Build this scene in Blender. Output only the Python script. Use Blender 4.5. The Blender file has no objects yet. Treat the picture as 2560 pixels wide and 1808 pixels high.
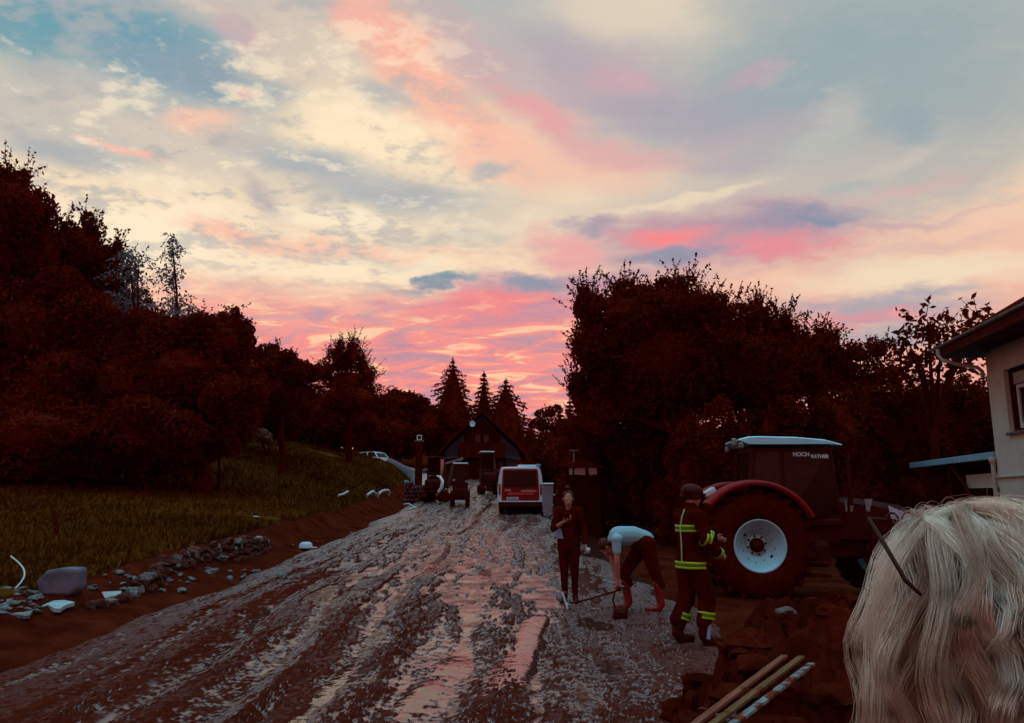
import bpy, bmesh, math, random
import numpy as np
from mathutils import Vector, Matrix, noise as mnoise
R = math.radians
SC = bpy.context.scene
COL = SC.collection
PI = math.pi

# ---------------------------------------------------------------- camera
FPX, PITCH, CAMZ = 1950.0, R(10.06), 1.68          # focal length in photo pixels, upward pitch, eye height
cd = bpy.data.cameras.new('camera')
cd.sensor_fit = 'HORIZONTAL'; cd.sensor_width = 36.0
cd.lens = FPX / 2560 * 36.0
cd.clip_start, cd.clip_end = 0.05, 3000
cam = bpy.data.objects.new('camera', cd); COL.objects.link(cam)
cam.location = (0, 0, CAMZ); cam.rotation_euler = (R(90) + PITCH, 0, 0)
SC.camera = cam
CP, SP = math.cos(PITCH), math.sin(PITCH)

def ray(px, py):
    u, v = (px - 1280) / FPX, (904 - py) / FPX
    return Vector((u, CP - v * SP, SP + v * CP))
def P(px, py, Y):                                   # photo pixel at ground distance Y
    d = ray(px, py); return Vector((0, 0, CAMZ)) + d * (Y / d.y)
def azel(px, py):
    d = ray(px, py).normalized()
    return math.degrees(math.atan2(d.x, d.y)), math.degrees(math.asin(d.z))
def lin(c):
    return tuple((x/255/12.92) if x/255 <= .04045 else ((x/255+.055)/1.055)**2.4 for x in c)

SC.view_settings.view_transform = 'Standard'; SC.view_settings.look = 'None'
SC.view_settings.exposure = 0.0; SC.view_settings.gamma = 1.0
SC.render.engine = 'CYCLES'
SC.cycles.use_denoising = True
SC.cycles.use_adaptive_sampling = True; SC.cycles.adaptive_threshold = 0.02; SC.cycles.adaptive_min_samples = 10
SC.cycles.max_bounces = 6; SC.cycles.diffuse_bounces = 3; SC.cycles.glossy_bounces = 3
SC.cycles.transparent_max_bounces = 8
SC.cycles.sample_clamp_indirect = 4

# ---------------------------------------------------------------- sky: dusk clouds after sunset
W = bpy.data.worlds.new('World'); SC.world = W; W.use_nodes = True
W.cycles.sampling_method = 'MANUAL'; W.cycles.sample_map_resolution = 512
def build_sky():
    nt = W.node_tree; nt.nodes.clear(); L = nt.links.new
    def N(t, **kw):
        n = nt.nodes.new(t)
        for k, v in kw.items(): setattr(n, k, v)
        return n
    def put(sock, v):
        if isinstance(v, bpy.types.NodeSocket): L(v, sock)
        else: sock.default_value = v
    def M(op, a, b=0.0, c=0.0, clamp=False):
        n = N('ShaderNodeMath', operation=op, use_clamp=clamp)
        put(n.inputs[0], a); put(n.inputs[1], b); put(n.inputs[2], c); return n.outputs[0]
    def VM(op, a, b=None, out=0):
        n = N('ShaderNodeVectorMath', operation=op); put(n.inputs[0], a)
        if b is not None: put(n.inputs[1], b)
        return n.outputs[out]
    def MR(v, a, b, c=0.0, d=1.0, smooth=True):
        n = N('ShaderNodeMapRange', interpolation_type='SMOOTHSTEP' if smooth else 'LINEAR')
        put(n.inputs[0], v); put(n.inputs[1], a); put(n.inputs[2], b); put(n.inputs[3], c); put(n.inputs[4], d)
        return n.outputs[0]
    def MIX(f, a, b):
        n = N('ShaderNodeMix', data_type='RGBA', blend_type='MIX'); n.clamp_factor = True
        put(n.inputs[0], f); put(n.inputs[6], a); put(n.inputs[7], b); return n.outputs[2]
    def RAMP(f, stops):
        n = N('ShaderNodeValToRGB'); e = n.color_ramp.elements
        while len(e) < len(stops): e.new(.5)
        for el, (p, c) in zip(e, stops): el.position = p; el.color = (*lin(c), 1)
        put(n.inputs[0], f); return n.outputs[0]
    def NOISE(vec, scale, detail=5, rough=.55, dist=0.0):
        n = N('ShaderNodeTexNoise', noise_dimensions='3D'); put(n.inputs['Vector'], vec)
        n.inputs['Scale'].default_value = scale; n.inputs['Detail'].default_value = detail
        n.inputs['Roughness'].default_value = rough; n.inputs['Distortion'].default_value = dist
        return n
    tc = N('ShaderNodeTexCoord')
    d = VM('NORMALIZE', tc.outputs['Generated'])
    s = N('ShaderNodeSeparateXYZ'); L(d, s.inputs[0]); x, y, z = s.outputs
    az = M('MULTIPLY', M('ARCTAN2', x, y), 180 / PI)
    el = M('MULTIPLY', M('ARCSINE', z), 180 / PI)
    # the cloud layer seen in perspective: horizontal position on a flat layer overhead
    h = M('ADD', M('MAXIMUM', z, 0.0), 0.16)
    cl = N('ShaderNodeCombineXYZ'); put(cl.inputs[0], M('DIVIDE', x, h)); put(cl.inputs[1], M('DIVIDE', y, h)); cl.inputs[2].default_value = 3.7
    cl = cl.outputs[0]
    sk = VM('MULTIPLY', cl, (0.55, 1.0, 1.0))
    billow = NOISE(VM('MULTIPLY', cl, (.75, 1.15, 1.0)), 7.5, 7, .6).outputs[0]                      # puffs
    fine = NOISE(cl, 24.0, 5, .6).outputs[0]
    streak = NOISE(sk, 7.5, 6, .62, .6).outputs[0]                 # long thin bands towards the horizon
    ae = N('ShaderNodeCombineXYZ'); put(ae.inputs[0], az); put(ae.inputs[1], el)
    wn = NOISE(cl, 1.9, 4, .55)
    w2 = NOISE(cl, 8.0, 3, .6)
    warp = VM('MULTIPLY', VM('SUBTRACT', wn.outputs['Color'], (.5, .5, .5)), (9.0, 4.0, 0))
    warp2 = VM('MULTIPLY', VM('SUBTRACT', w2.outputs['Color'], (.5, .5, .5)), (4.5, 1.8, 0))
    q = VM('ADD', VM('ADD', ae.outputs[0], warp), warp2)
    nb = M('SUBTRACT', M('ADD', M('MULTIPLY', billow, .65), M('MULTIPLY', fine, .35)), .5)
    ns = M('SUBTRACT', streak, .5)
    # clear dusk sky behind the clouds
    st = N('ShaderNodeTexSky', sky_type='NISHITA'); st.sun_disc = False
    st.sun_elevation = R(1.5); st.sun_rotation = R(-4)
    base = RAMP(MR(el, -5.0, 90.0, smooth=False), [
        (.0, (240, 150, 140)), (.13, (242, 160, 146)), (.21, (240, 190, 165)), (.28, (240, 214, 184)),
        (.36, (222, 205, 182)), (.42, (180, 183, 180)), (.52, (118, 150, 160)), (1.0, (96, 138, 154))])
    col = MIX(.012, base, st.outputs[0])
    def blob(cx, cy, rx, ry, rot, c, a=.9, k=.9, kind='b', soft=.75):
        nonlocal col
        px, py = cx * 1.115, cy * 1.115
        a0, e0 = azel(px, py)
        a1 = abs(azel(px + rx * 1.115, py)[0] - azel(px - rx * 1.115, py)[0]) / 2
        e1 = abs(azel(px, py + ry * 1.115)[1] - azel(px, py - ry * 1.115)[1]) / 2
        mp = N('ShaderNodeMapping', vector_type='TEXTURE')
        ch = N('ShaderNodeVectorMath', operation='MULTIPLY_ADD')   # chained so the shader stack stays small
        L(col, ch.inputs[0]); ch.inputs[1].default_value = (1e-7,) * 3; L(q, ch.inputs[2])
        L(ch.outputs[0], mp.inputs[0]); mp.inputs[1].default_value = (a0, e0, 0)
        mp.inputs[2].default_value = (0, 0, R(-rot)); mp.inputs[3].default_value = (a1, e1, 1)
        dd = VM('LENGTH', mp.outputs[0], out=1)
        nn = nb if kind == 'b' else ns
        dd = M('MULTIPLY_ADD', nn, k * 2.0, dd)
        f = MR(dd, 1.0 + soft * .5, 1.0 - soft, 0.0, a)
        col = MIX(f, col, c if isinstance(c, bpy.types.NodeSocket) else (*lin(c), 1))
    for b in SKY: blob(*b)
    # small scale: lit edges and grey bellies of the puffs
    mid = M('MULTIPLY', M('MULTIPLY', MR(el, 11, 19), MR(el, 40, 30)), MR(az, 6, -12, .10, 1.0))
    col = MIX(M('MULTIPLY', MR(nb, .0, .11), M('MULTIPLY', mid, .66)), col, (*lin(GREYPUFF), 1))
    col = MIX(M('MULTIPLY', MR(nb, -.02, -.13), M('MULTIPLY', mid, .60)), col, (*lin((255, 236, 204)), 1))
    # low streaks
    low = RAMP(MR(ns, -.20, .20), [(0, (180, 142, 162)), (.3, (214, 142, 152)), (.5, (244, 146, 144)), (.68, (250, 142, 134)), (.85, (255, 196, 160)), (1, (255, 208, 170))])
    col = MIX(M('MULTIPLY', MR(el, 16.5, 11.0), M('MULTIPLY', MR(M('ABSOLUTE', M('ADD', az, 6.0)), 36, 16), .90)), col, low)
    # away from the afterglow: unseen sky, brightened to fill the shaded sides
    back = RAMP(MR(el, -5.0, 90.0, smooth=False), [(0, (186, 98, 84)), (.12, (188, 104, 90)), (.30, (132, 104, 106)), (.55, (108, 152, 168)), (1.0, (112, 184, 208))])
    back = VM('SCALE', back); back.node.inputs['Scale'].default_value = BACKGAIN
    fb = MR(M('ABSOLUTE', az), 50, 105)
    col = MIX(M('MULTIPLY', fb, MR(el, 84, 52)), col, back)
    col = MIX(MR(el, 40, 62, 0, .95), col, (*ZENITH, 1))
    bg = N('ShaderNodeBackground'); L(col, bg.inputs[0]); bg.inputs[1].default_value = 1.0
    o = N('ShaderNodeOutputWorld'); L(bg.outputs[0], o.inputs[0])
GREYPUFF = (176, 176, 176); ZENITH = (.85, 2.1, 2.7); BACKGAIN = 1.7  # overhead and rear sky, out of view, made brighter to lift the dark ground
SKY = [
    # cx, cy, rx, ry, tilt, colour, alpha, ragged, noise, softness      (2296-wide reading of the photograph)
    (700, 450, 850, 300, 0, (248, 224, 190), .85, .5),
    (330, 290, 520, 130, 0, (208, 197, 184), .85, .6),
    (1900, 170, 700, 290, 0, (146, 167, 174), .92, .4),
    (2050, 330, 400, 160, -12, (160, 172, 174), .7, .6),
    (1750, 420, 460, 90, -3, (198, 187, 179), .75, .6),
    (60, 260, 190, 110, 0, (196, 190, 182), .7, .9),
    (300, 95, 430, 125, 8, (124, 160, 176), .95, .35, 'b', .8),
    (40, 60, 150, 110, 0, (98, 156, 172), .85, .4),
    (330, 60, 250, 55, 0, (104, 156, 174), .6, .6),
    (470, 165, 190, 45, 4, (140, 160, 174), .8, .6),
    (400, 5, 170, 14, 0, (216, 200, 185), .7, .6),
    (640, 60, 120, 110, 40, (206, 190, 180), .85, .7),
    (540, 75, 70, 40, 30, (206, 172, 178), .7, .7),
    (720, 120, 150, 110, 30, (218, 202, 184), .6, .7),
    (1400, 40, 230, 90, 0, (224, 208, 188), .95, .5),
    (1240, 110, 120, 60, 20, (168, 176, 180), .7, .6),
    (1330, 190, 330, 110, 14, (186, 166, 178), .8, .5),
    (1560, 250, 260, 80, 10, (166, 164, 178), .6, .6),
    (850, 50, 130, 90, 45, (240, 182, 168), .85, .6),
    (965, 180, 210, 100, 48, (250, 180, 160), .92, .40),
    (1060, 110, 170, 60, 45, (206, 172, 176), .55, .6),
    (1090, 310, 210, 90, 32, (250, 192, 168), .92, .45),
    (1260, 370, 260, 62, 6, (246, 196, 172), .85, .5),
    (1220, 250, 150, 42, 22, (232, 164, 164), .85, .5),
    (1400, 335, 200, 40, 12, (226, 168, 168), .7, .5),
    (1385, 170, 90, 28, 5, (206, 168, 176), .8, .5),
    (1690, 150, 60, 38, 0, (190, 166, 176), .8, .4),
    (1700, 300, 220, 40, -4, (192, 172, 178), .5, .7),
    (1650, 365, 130, 28, 0, (180, 168, 178), .6, .6),
    (1850, 290, 120, 50, -30, (190, 190, 182), .7, .7),
    (2000, 300, 80, 50, 0, (146, 166, 176), .7, .6),
    (1960, 380, 140, 30, -14, (205, 195, 182), .7, .7),
    (2010, 425, 150, 20, -8, (216, 178, 174), .7, .7),
    (1890, 415, 90, 18, -8, (168, 176, 178), .6, .7),
    # cream band and grey bellies on the left
    (1000, 480, 420, 70, 0, (208, 198, 184), .7, .9),
    (330, 540, 330, 110, 0, (255, 236, 204), .95, .5),
    (830, 300, 170, 60, 8, (255, 232, 196), .95, .7),
    (780, 500, 170, 34, 5, (255, 236, 204), .85, .8),
    (1250, 520, 90, 40, 0, (246, 226, 194), .6, .8),
    (700, 350, 190, 40, 4, (172, 178, 182), .9, .7),
    (860, 430, 220, 50, 6, (172, 178, 182), .85, .7),
    (590, 440, 90, 34, 35, (190, 176, 178), .8, .7),
    (120, 340, 150, 40, 0, (166, 174, 180), .8, .8),
    (260, 200, 200, 35, 3, (186, 186, 182), .7, .8),
    (640, 205, 80, 30, 0, (168, 177, 180), .8, .7),
    (470, 290, 130, 24, 0, (206, 188, 180), .7, .8),
    (870, 225, 60, 24, 10, (178, 180, 182), .7, .6),
    (1110, 385, 60, 22, -10, (176, 182, 184), .8, .6),
    (455, 262, 110, 34, -10, (250, 200, 174), .9, .5),
    (235, 322, 80, 13, 10, (246, 186, 170), .9, .5),
    (590, 212, 36, 14, 0, (230, 186, 178), .8, .5),
    (560, 540, 180, 26, 6, (248, 190, 168), .92, .35),
    (760, 568, 150, 24, 3, (248, 198, 174), .85, .5),
    (980, 575, 110, 10, 2, (246, 204, 178), .7, .6),
    (1010, 552, 150, 16, -4, (176, 180, 180), .6, .8),
    (880, 610, 170, 16, 6, (200, 196, 184), .7, .8),
    # cloud bank right of the middle
    (1480, 470, 230, 16, -8, (242, 222, 190), .8, .7, 's'),
    (1570, 545, 400, 78, 0, (184, 146, 164), .92, .45, 's'),
    (1780, 500, 190, 28, 4, (146, 146, 168), .85, .5, 's'),
    (1820, 508, 90, 12, 4, (134, 146, 168), .8, .4, 's'),
    (1330, 520, 70, 18, -10, (160, 150, 170), .7, .6, 's'),
    (1480, 544, 110, 26, 0, (240, 146, 150), .92, .5, 's'),
    (1495, 545, 50, 12, 0, (250, 136, 136), .9, .4, 's'),
    (1740, 558, 165, 25, 3, (232, 144, 152), .95, .5, 's'),
    (1500, 576, 130, 14, 0, (146, 148, 170), .9, .5, 's'),
    (1260, 570, 62, 46, 0, (238, 166, 164), .85, .5),
    (1960, 520, 180, 12, 0, (196, 168, 172), .7, .7, 's'),
    (2130, 485, 200, 12, -6, (214, 178, 174), .6, .7, 's'),
    (2080, 560, 300, 20, -4, (218, 184, 174), .6, .8, 's'),
    (2060, 625, 380, 48, 3, (242, 222, 190), .92, .5, 's'),
    (1990, 690, 260, 36, 3, (166, 168, 178), .92, .4, 's'),
    (1950, 712, 200, 18, -2, (214, 152, 160), .85, .6, 's'),
    (2080, 700, 60, 7, 0, (250, 160, 150), .8, .5, 's'),
    (1930, 752, 220, 26, 0, (166, 172, 180), .9, .5, 's'),
    # low afterglow
    (760, 620, 420, 30, -1, (255, 232, 198), .85, .6, 's'),
    (1130, 690, 360, 60, -4, (226, 138, 150), .9, .5, 's'),
    (1240, 640, 240, 32, -4, (184, 150, 168), .85, .5, 's'),
    (960, 642, 110, 13, -10, (126, 150, 166), .95, .3, 's', .5),
    (1185, 634, 62, 22, -3, (140, 150, 168), .95, .3, 's'),
    (860, 652, 120, 8, 3, (196, 184, 178), .7, .6, 's'),
    (1250, 690, 150, 20, -4, (176, 148, 168), .85, .5, 's'),
    (1100, 672, 150, 20, -3, (248, 136, 138), .8, .7, 's'),
    (1160, 716, 170, 12, 0, (250, 150, 148), .7, .7, 's'),
    (700, 690, 210, 18, 4, (248, 196, 172), .8, .6, 's'),
    (730, 706, 160, 11, 3, (196, 164, 170), .7, .6, 's'),
    (620, 735, 110, 26, 0, (236, 208, 184), .7, .6, 's'),
    (1060, 736, 300, 6, 3, (255, 198, 160), .9, .4, 's'),
    (900, 772, 130, 20, 0, (208, 164, 170), .8, .7, 's'),
]
build_sky()

# the sun has just gone down behind the hill ahead: one weak, low, warm lamp
sl = bpy.data.lights.new('sun', 'SUN'); sl.energy = 0.35; sl.angle = R(3); sl.color = (1, .45, .25)
so = bpy.data.objects.new('sun', sl); COL.objects.link(so)
so.rotation_euler = Vector((math.sin(R(-4)) * -1, -math.cos(R(-4)), -math.tan(R(1.5)))).to_track_quat('-Z', 'Y').to_euler()

# ================================================================ helpers
rng = np.random.default_rng(7)
random.seed(5)

class MB:
    """collects shapes, then links them as ONE mesh object"""
    def __init__(s): s.v = []; s.f = []; s.sm = []
    def add(s, vs, fs, smooth=False, mat=None):
        o = len(s.v)
        s.v += [tuple((mat @ Vector(p)) if mat else p) for p in vs]
        s.f += [tuple(i + o for i in f) for f in fs]; s.sm += [smooth] * len(fs)
        return s
    def box(s, c, size, mat=None, bev=0.0, rz=0.0, rx=0.0, ry=0.0):
        bm = bmesh.new(); bmesh.ops.create_cube(bm, size=1.0)
        for v in bm.verts: v.co = Vector((v.co.x * size[0], v.co.y * size[1], v.co.z * size[2]))
        if bev > 0: bmesh.ops.bevel(bm, geom=bm.edges[:], offset=bev, segments=2, affect='EDGES', profile=.5)
        m = Matrix.Translation(c) @ Matrix.Rotation(rz, 4, 'Z') @ Matrix.Rotation(ry, 4, 'Y') @ Matrix.Rotation(rx, 4, 'X')
        return s.bm(bm, (mat @ m) if mat else m)
    def bm(s, bm, mat=None, smooth=False):
        bm.verts.index_update()
        s.add([v.co.copy() for v in bm.verts], [[v.index for v in f.verts] for f in bm.faces], smooth, mat); bm.free(); return s
    def tube(s, pts, r, n=8, mat=None, cap=True, smooth=True):
        pts = [Vector(p) for p in pts]
        rs = r if isinstance(r, (list, tuple)) else [r] * len(pts)
        vs, fs = [], []
        up = Vector((0, 0, 1)); prev = None
        for i, p in enumerate(pts):
            t = (pts[min(i + 1, len(pts) - 1)] - pts[max(i - 1, 0)]).normalized()
            if prev is None:
                a = t.cross(up)
                if a.length < 1e-3: a = t.cross(Vector((1, 0, 0)))
            else: a = prev - t * prev.dot(t)
            a.normalize(); prev = a; b = t.cross(a)
            for k in range(n):
                th = 2 * PI * k / n; vs.append(p + (a * math.cos(th) + b * math.sin(th)) * rs[i])
        for i in range(len(pts) - 1):
            for k in range(n):
                fs.append((i*n + k, i*n + (k+1) % n, (i+1)*n + (k+1) % n, (i+1)*n + k))
        s.add(vs, fs, smooth, mat)
        if cap:
            s.add(vs[:n], [tuple(range(n))], False, mat); s.add(vs[-n:], [tuple(range(n - 1, -1, -1))], False, mat)
        return s
    def lathe(s, prof, n=24, mat=None, smooth=True):      # (r, z) about Z
        vs = [(r * math.cos(2*PI*k/n), r * math.sin(2*PI*k/n), z) for r, z in prof for k in range(n)]
        fs = [(i*n + k, i*n + (k+1) % n, (i+1)*n + (k+1) % n, (i+1)*n + k) for i in range(len(prof) - 1) for k in range(n)]
        return s.add(vs, fs, smooth, mat)
    def prism(s, poly, depth, mat=None, bev=0.0):         # polygon in XZ, thickness along Y (centred)
        bm = bmesh.new()
        a = [bm.verts.new((x, -depth/2, z)) for x, z in poly]; b = [bm.verts.new((x, depth/2, z)) for x, z in poly]
        n = len(poly); bm.faces.new(a); bm.faces.new(b[::-1])
        for i in range(n): bm.faces.new((a[i], b[i], b[(i+1) % n], a[(i+1) % n]))
        bmesh.ops.recalc_face_normals(bm, faces=bm.faces[:])
        if bev > 0: bmesh.ops.bevel(bm, geom=bm.edges[:], offset=bev, segments=2, affect='EDGES', profile=.5)
        return s.bm(bm, mat)
    def blob(s, c, rad, seed=0, amp=.25, freq=1.2, sub=2, mat=None, smooth=False):
        bm = bmesh.new(); bmesh.ops.create_icosphere(bm, subdivisions=sub, radius=1)
        o = Vector((seed * 3.17, seed * 1.3, seed * .7))
        for v in bm.verts:
            k = 1 + amp * mnoise.noise(v.co * freq + o) * 1.6
            v.co = Vector((v.co.x * rad[0] * k + c[0], v.co.y * rad[1] * k + c[1], v.co.z * rad[2] * k + c[2]))
        return s.bm(bm, mat, smooth)
    def build(s, name, mat, parent=None, loc=None):
        me = bpy.data.meshes.new(name); me.from_pydata([tuple(p) for p in s.v], [], s.f); me.update()
        me.polygons.foreach_set('use_smooth', s.sm)
        me.materials.append(mat); return link(name, me, parent, loc)

def link(name, me, parent=None, loc=None):
    o = bpy.data.objects.new(name, me); COL.objects.link(o)
    if parent is not None: o.parent = parent
    if loc is not None: o.location = loc
    return o
def npmesh(name, verts, faces, mat, parent=None, smooth=False):
    """mesh from numpy arrays: verts (n,3), faces (m,k)"""
    me = bpy.data.meshes.new(name); k = faces.shape[1]
    me.vertices.add(len(verts)); me.vertices.foreach_set('co', np.asarray(verts, np.float32).ravel())
    me.loops.add(faces.size); me.loops.foreach_set('vertex_index', faces.astype(np.int32).ravel())
    me.polygons.add(len(faces)); me.polygons.foreach_set('loop_start', np.arange(0, faces.size, k, dtype=np.int32))
    me.polygons.foreach_set('use_smooth', np.full(len(faces), smooth)); me.update(); me.validate()
    me.materials.append(mat); return link(name, me, parent)
def tag(o, label=None, cat=None, group=None, kind=None):
    if label: o['label'] = label
    if cat: o['category'] = cat
    if group: o['group'] = group
    if kind: o['kind'] = kind
    return o
def thing(name, label, cat, loc=(0, 0, 0), rz=0.0, group=None):
    o = bpy.data.objects.new(name, None); COL.objects.link(o); o.empty_display_size = .2
    o.location = loc; o.rotation_euler = (0, 0, rz); return tag(o, label, cat, group)

# ---------------------------------------------------------------- materials
def mat(name, c, rough=.7, metal=0.0, spec=.5, var=.25, scale=6.0, bump=0.0, bscale=40.0, c2=None, coat=0.0, coord='Object', stretch=None, alpha=None):
    m = bpy.data.materials.new(name); m.use_nodes = True; nt = m.node_tree; L = nt.links.new
    b = nt.nodes['Principled BSDF']
    b.inputs['Roughness'].default_value = rough; b.inputs['Metallic'].default_value = metal
    b.inputs['Specular IOR Level'].default_value = spec
    if coat: b.inputs['Coat Weight'].default_value = coat; b.inputs['Coat Roughness'].default_value = .08
    tc = nt.nodes.new('ShaderNodeTexCoord'); src = tc.outputs[coord]
    if stretch:
        mp = nt.nodes.new('ShaderNodeMapping'); L(src, mp.inputs[0]); mp.inputs[3].default_value = stretch; src = mp.outputs[0]
    n = nt.nodes.new('ShaderNodeTexNoise'); L(src, n.inputs['Vector']); n.inputs['Scale'].default_value = scale; n.inputs['Detail'].default_value = 6
    n.inputs['Roughness'].default_value = .6
    r = nt.nodes.new('ShaderNodeValToRGB'); L(n.outputs[0], r.inputs[0])
    lo = tuple(x * (1 - var) for x in c); hi = c2 or tuple(min(1, x * (1 + var)) for x in c)
    r.color_ramp.elements[0].position = .35; r.color_ramp.elements[1].position = .68
    r.color_ramp.elements[0].color = (*lo, 1); r.color_ramp.elements[1].color = (*hi, 1)
    L(r.outputs[0], b.inputs['Base Color'])
    if bump:
        n2 = nt.nodes.new('ShaderNodeTexNoise'); L(src, n2.inputs['Vector']); n2.inputs['Scale'].default_value = bscale; n2.inputs['Detail'].default_value = 4
        bp = nt.nodes.new('ShaderNodeBump'); L(n2.outputs[0], bp.inputs['Height']); bp.inputs['Strength'].default_value = bump; bp.inputs['Distance'].default_value = .02
        L(bp.outputs[0], b.inputs['Normal'])
    return m
def translucent(m, c, w):
    nt = m.node_tree; L = nt.links.new; o = nt.nodes['Material Output']; b = nt.nodes['Principled BSDF']
    t = nt.nodes.new('ShaderNodeBsdfTranslucent'); t.inputs[0].default_value = (*c, 1)
    x = nt.nodes.new('ShaderNodeMixShader'); x.inputs[0].default_value = w; L(b.outputs[0], x.inputs[1]); L(t.outputs[0], x.inputs[2]); L(x.outputs[0], o.inputs[0])
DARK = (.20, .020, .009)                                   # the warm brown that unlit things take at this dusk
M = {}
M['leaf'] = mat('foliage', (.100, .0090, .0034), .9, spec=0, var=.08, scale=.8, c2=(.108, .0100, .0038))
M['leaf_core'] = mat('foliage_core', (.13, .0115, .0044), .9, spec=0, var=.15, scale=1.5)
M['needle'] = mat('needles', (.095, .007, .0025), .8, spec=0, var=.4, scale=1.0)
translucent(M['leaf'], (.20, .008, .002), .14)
M['pale_leaf'] = mat('pale_foliage', (.09, .075, .08), .7, spec=.1, var=.5, scale=1.3, c2=(.15, .14, .155))  # sky shining through the thin crowns is put into this leaf colour
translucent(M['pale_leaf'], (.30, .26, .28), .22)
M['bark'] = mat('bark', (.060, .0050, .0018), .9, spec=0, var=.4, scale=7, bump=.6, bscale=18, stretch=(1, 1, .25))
M['white_paint'] = mat('white_paint', (.46, .52, .55), .28, var=.06, scale=3, coat=.4)
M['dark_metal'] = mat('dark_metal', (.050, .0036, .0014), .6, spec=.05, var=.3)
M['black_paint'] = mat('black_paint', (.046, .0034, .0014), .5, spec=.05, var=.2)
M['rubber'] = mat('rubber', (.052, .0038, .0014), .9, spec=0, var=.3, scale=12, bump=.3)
M['red_paint'] = mat('red_paint', (.20, .003, .003), .5, spec=.12, var=.12)
M['dark_glass'] = mat('dark_glass', (.024, .0030, .0016), .15, spec=.12, var=.2)
M['steel'] = mat('steel', (.20, .20, .22), .45, metal=.6, var=.3, scale=15)
M['plate_white'] = mat('white_plastic', (.40, .40, .42), .5, var=.1)
M['stone'] = mat('stone', (.13, .095, .085), .8, spec=.1, var=.45, scale=5, bump=.5, bscale=25)
M['pale_stone'] = mat('pale_stone', (.12, .105, .10), .8, spec=.1, var=.7, scale=5, bump=.4, bscale=25)
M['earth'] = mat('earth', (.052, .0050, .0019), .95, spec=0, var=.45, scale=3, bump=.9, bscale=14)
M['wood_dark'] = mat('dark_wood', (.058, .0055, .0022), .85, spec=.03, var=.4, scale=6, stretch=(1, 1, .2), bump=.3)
M['skin'] = mat('skin', (.30, .10, .065), .55, var=.1)
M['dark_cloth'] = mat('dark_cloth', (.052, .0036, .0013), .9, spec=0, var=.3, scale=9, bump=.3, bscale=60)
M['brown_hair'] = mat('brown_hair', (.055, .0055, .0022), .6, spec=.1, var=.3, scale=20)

# ---------------------------------------------------------------- ground shape
def interp(x, xs, ys): return np.interp(x, xs, ys)
def zroad(Y):   return interp(Y, [0, 6, 9, 11.5, 20, 34, 45, 60, 75, 120, 200, 300, 900], [-.05, -.03, 0, .12, .40, 1.10, 1.90, 2.8, 3.6, 7, 11, 18, 40])
def slope_l(Y): return interp(Y, [0, 10, 16, 24, 33, 45, 60, 69, 78, 120, 300, 900], [.0, .0, .015, .09, .19, .44, .43, .30, .20, .20, .2, .2])
def sstep(x, a, b):
    t = np.clip((x - a) / (b - a), 0, 1); return t * t * (3 - 2 * t)
def gz(x, Y):
    """ground height"""
    x = np.asarray(x, float); Y = np.asarray(Y, float)
    zr = zroad(Y)
    dl = np.maximum(0, -5.9 - x)
    bank = sstep(dl, 0.0, .8) * interp(Y, [0, 9, 12, 15, 22, 28, 40], [.05, .10, .24, .42, .42, .30, .1])
    hill = slope_l(Y) * 14 * (1 - np.exp(-dl / 14))
    zl = zr + bank + hill
    dr = np.maximum(0, x - 2.0)
    flat = interp(Y, [0, 16, 30, 60, 900], [0, 0, .5, 2.2, 30])
    zright = zr + (flat - zr) * sstep(dr, 0, 5)
    return np.where(x < -4, zl, zright)
def g(x, Y): return float(gz(x, Y))
def vnoise(x, y, seed=0):
    """smooth value noise on arrays"""
    xi = np.floor(x).astype(np.int64); yi = np.floor(y).astype(np.int64); fx = x - xi; fy = y - yi
    fx = fx*fx*(3-2*fx); fy = fy*fy*(3-2*fy)
    def h(a, b):
        n = (a * 374761393 + b * 668265263 + seed * 974711) & 0x7fffffff
        n = ((n ^ (n >> 13)) * 1274126177) & 0x7fffffff
        return ((n ^ (n >> 16)) & 0xffff) / 65535.0
    return (h(xi, yi)*(1-fx) + h(xi+1, yi)*fx)*(1-fy) + (h(xi, yi+1)*(1-fx) + h(xi+1, yi+1)*fx)*fy
def fbm(x, y, oct=4, seed=0, gain=.5):
    a, s, t = 1.0, 0.0, 0.0
    for o in range(oct):
        s = s + a * vnoise(x * 2**o, y * 2**o, seed + o * 17); t += a; a *= gain
    return s / t - .5
def grid(name, xs, ys, zf, m, kind='structure'):
    X, Y = np.meshgrid(xs, ys); Z = zf(X, Y)
    nx, ny = len(xs), len(ys)
    i = np.arange(nx * ny).reshape(ny, nx)
    f = np.stack([i[:-1, :-1], i[:-1, 1:], i[1:, 1:], i[1:, :-1]], -1).reshape(-1, 4)
    return tag(npmesh(name, np.stack([X, Y, Z], -1).reshape(-1, 3), f, m, smooth=True), kind=kind)
def spaced(a, b, s0, ratio):
    out = [a]; s = s0
    while out[-1] < b: out.append(out[-1] + s); s *= ratio
    return np.array(out)

# ================================================================ setting: ground, meadow, road, water film
def ground_material(name, cols, rough, bump, bscale, stretch=(1, 1, 1), spec=.5):
    return mat(name, cols[0], rough, spec=spec, var=.45, scale=1.6, c2=cols[1], bump=bump, bscale=bscale, stretch=stretch)
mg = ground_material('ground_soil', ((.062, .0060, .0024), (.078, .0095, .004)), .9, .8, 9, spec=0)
nearx = np.concatenate([-spaced(6, 500, .5, 1.12)[::-1], np.arange(-5.5, 9, .5), spaced(9, 500, .5, 1.12)])
neary = np.concatenate([-spaced(2, 300, .6, 1.2)[::-1], spaced(-1.5, 900, .35, 1.018)])
def zground(X, Y):
    z = gz(X, np.maximum(Y, 0)) + .05 * fbm(X * .8, Y * .8, 4, 3)
    hole = sstep(X, -5.7, -4.6) * (1 - sstep(X, 1.6, 3.0)) * sstep(Y, 1, 3) * (1 - sstep(Y, 84, 88))
    return z - .28 * hole
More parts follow.
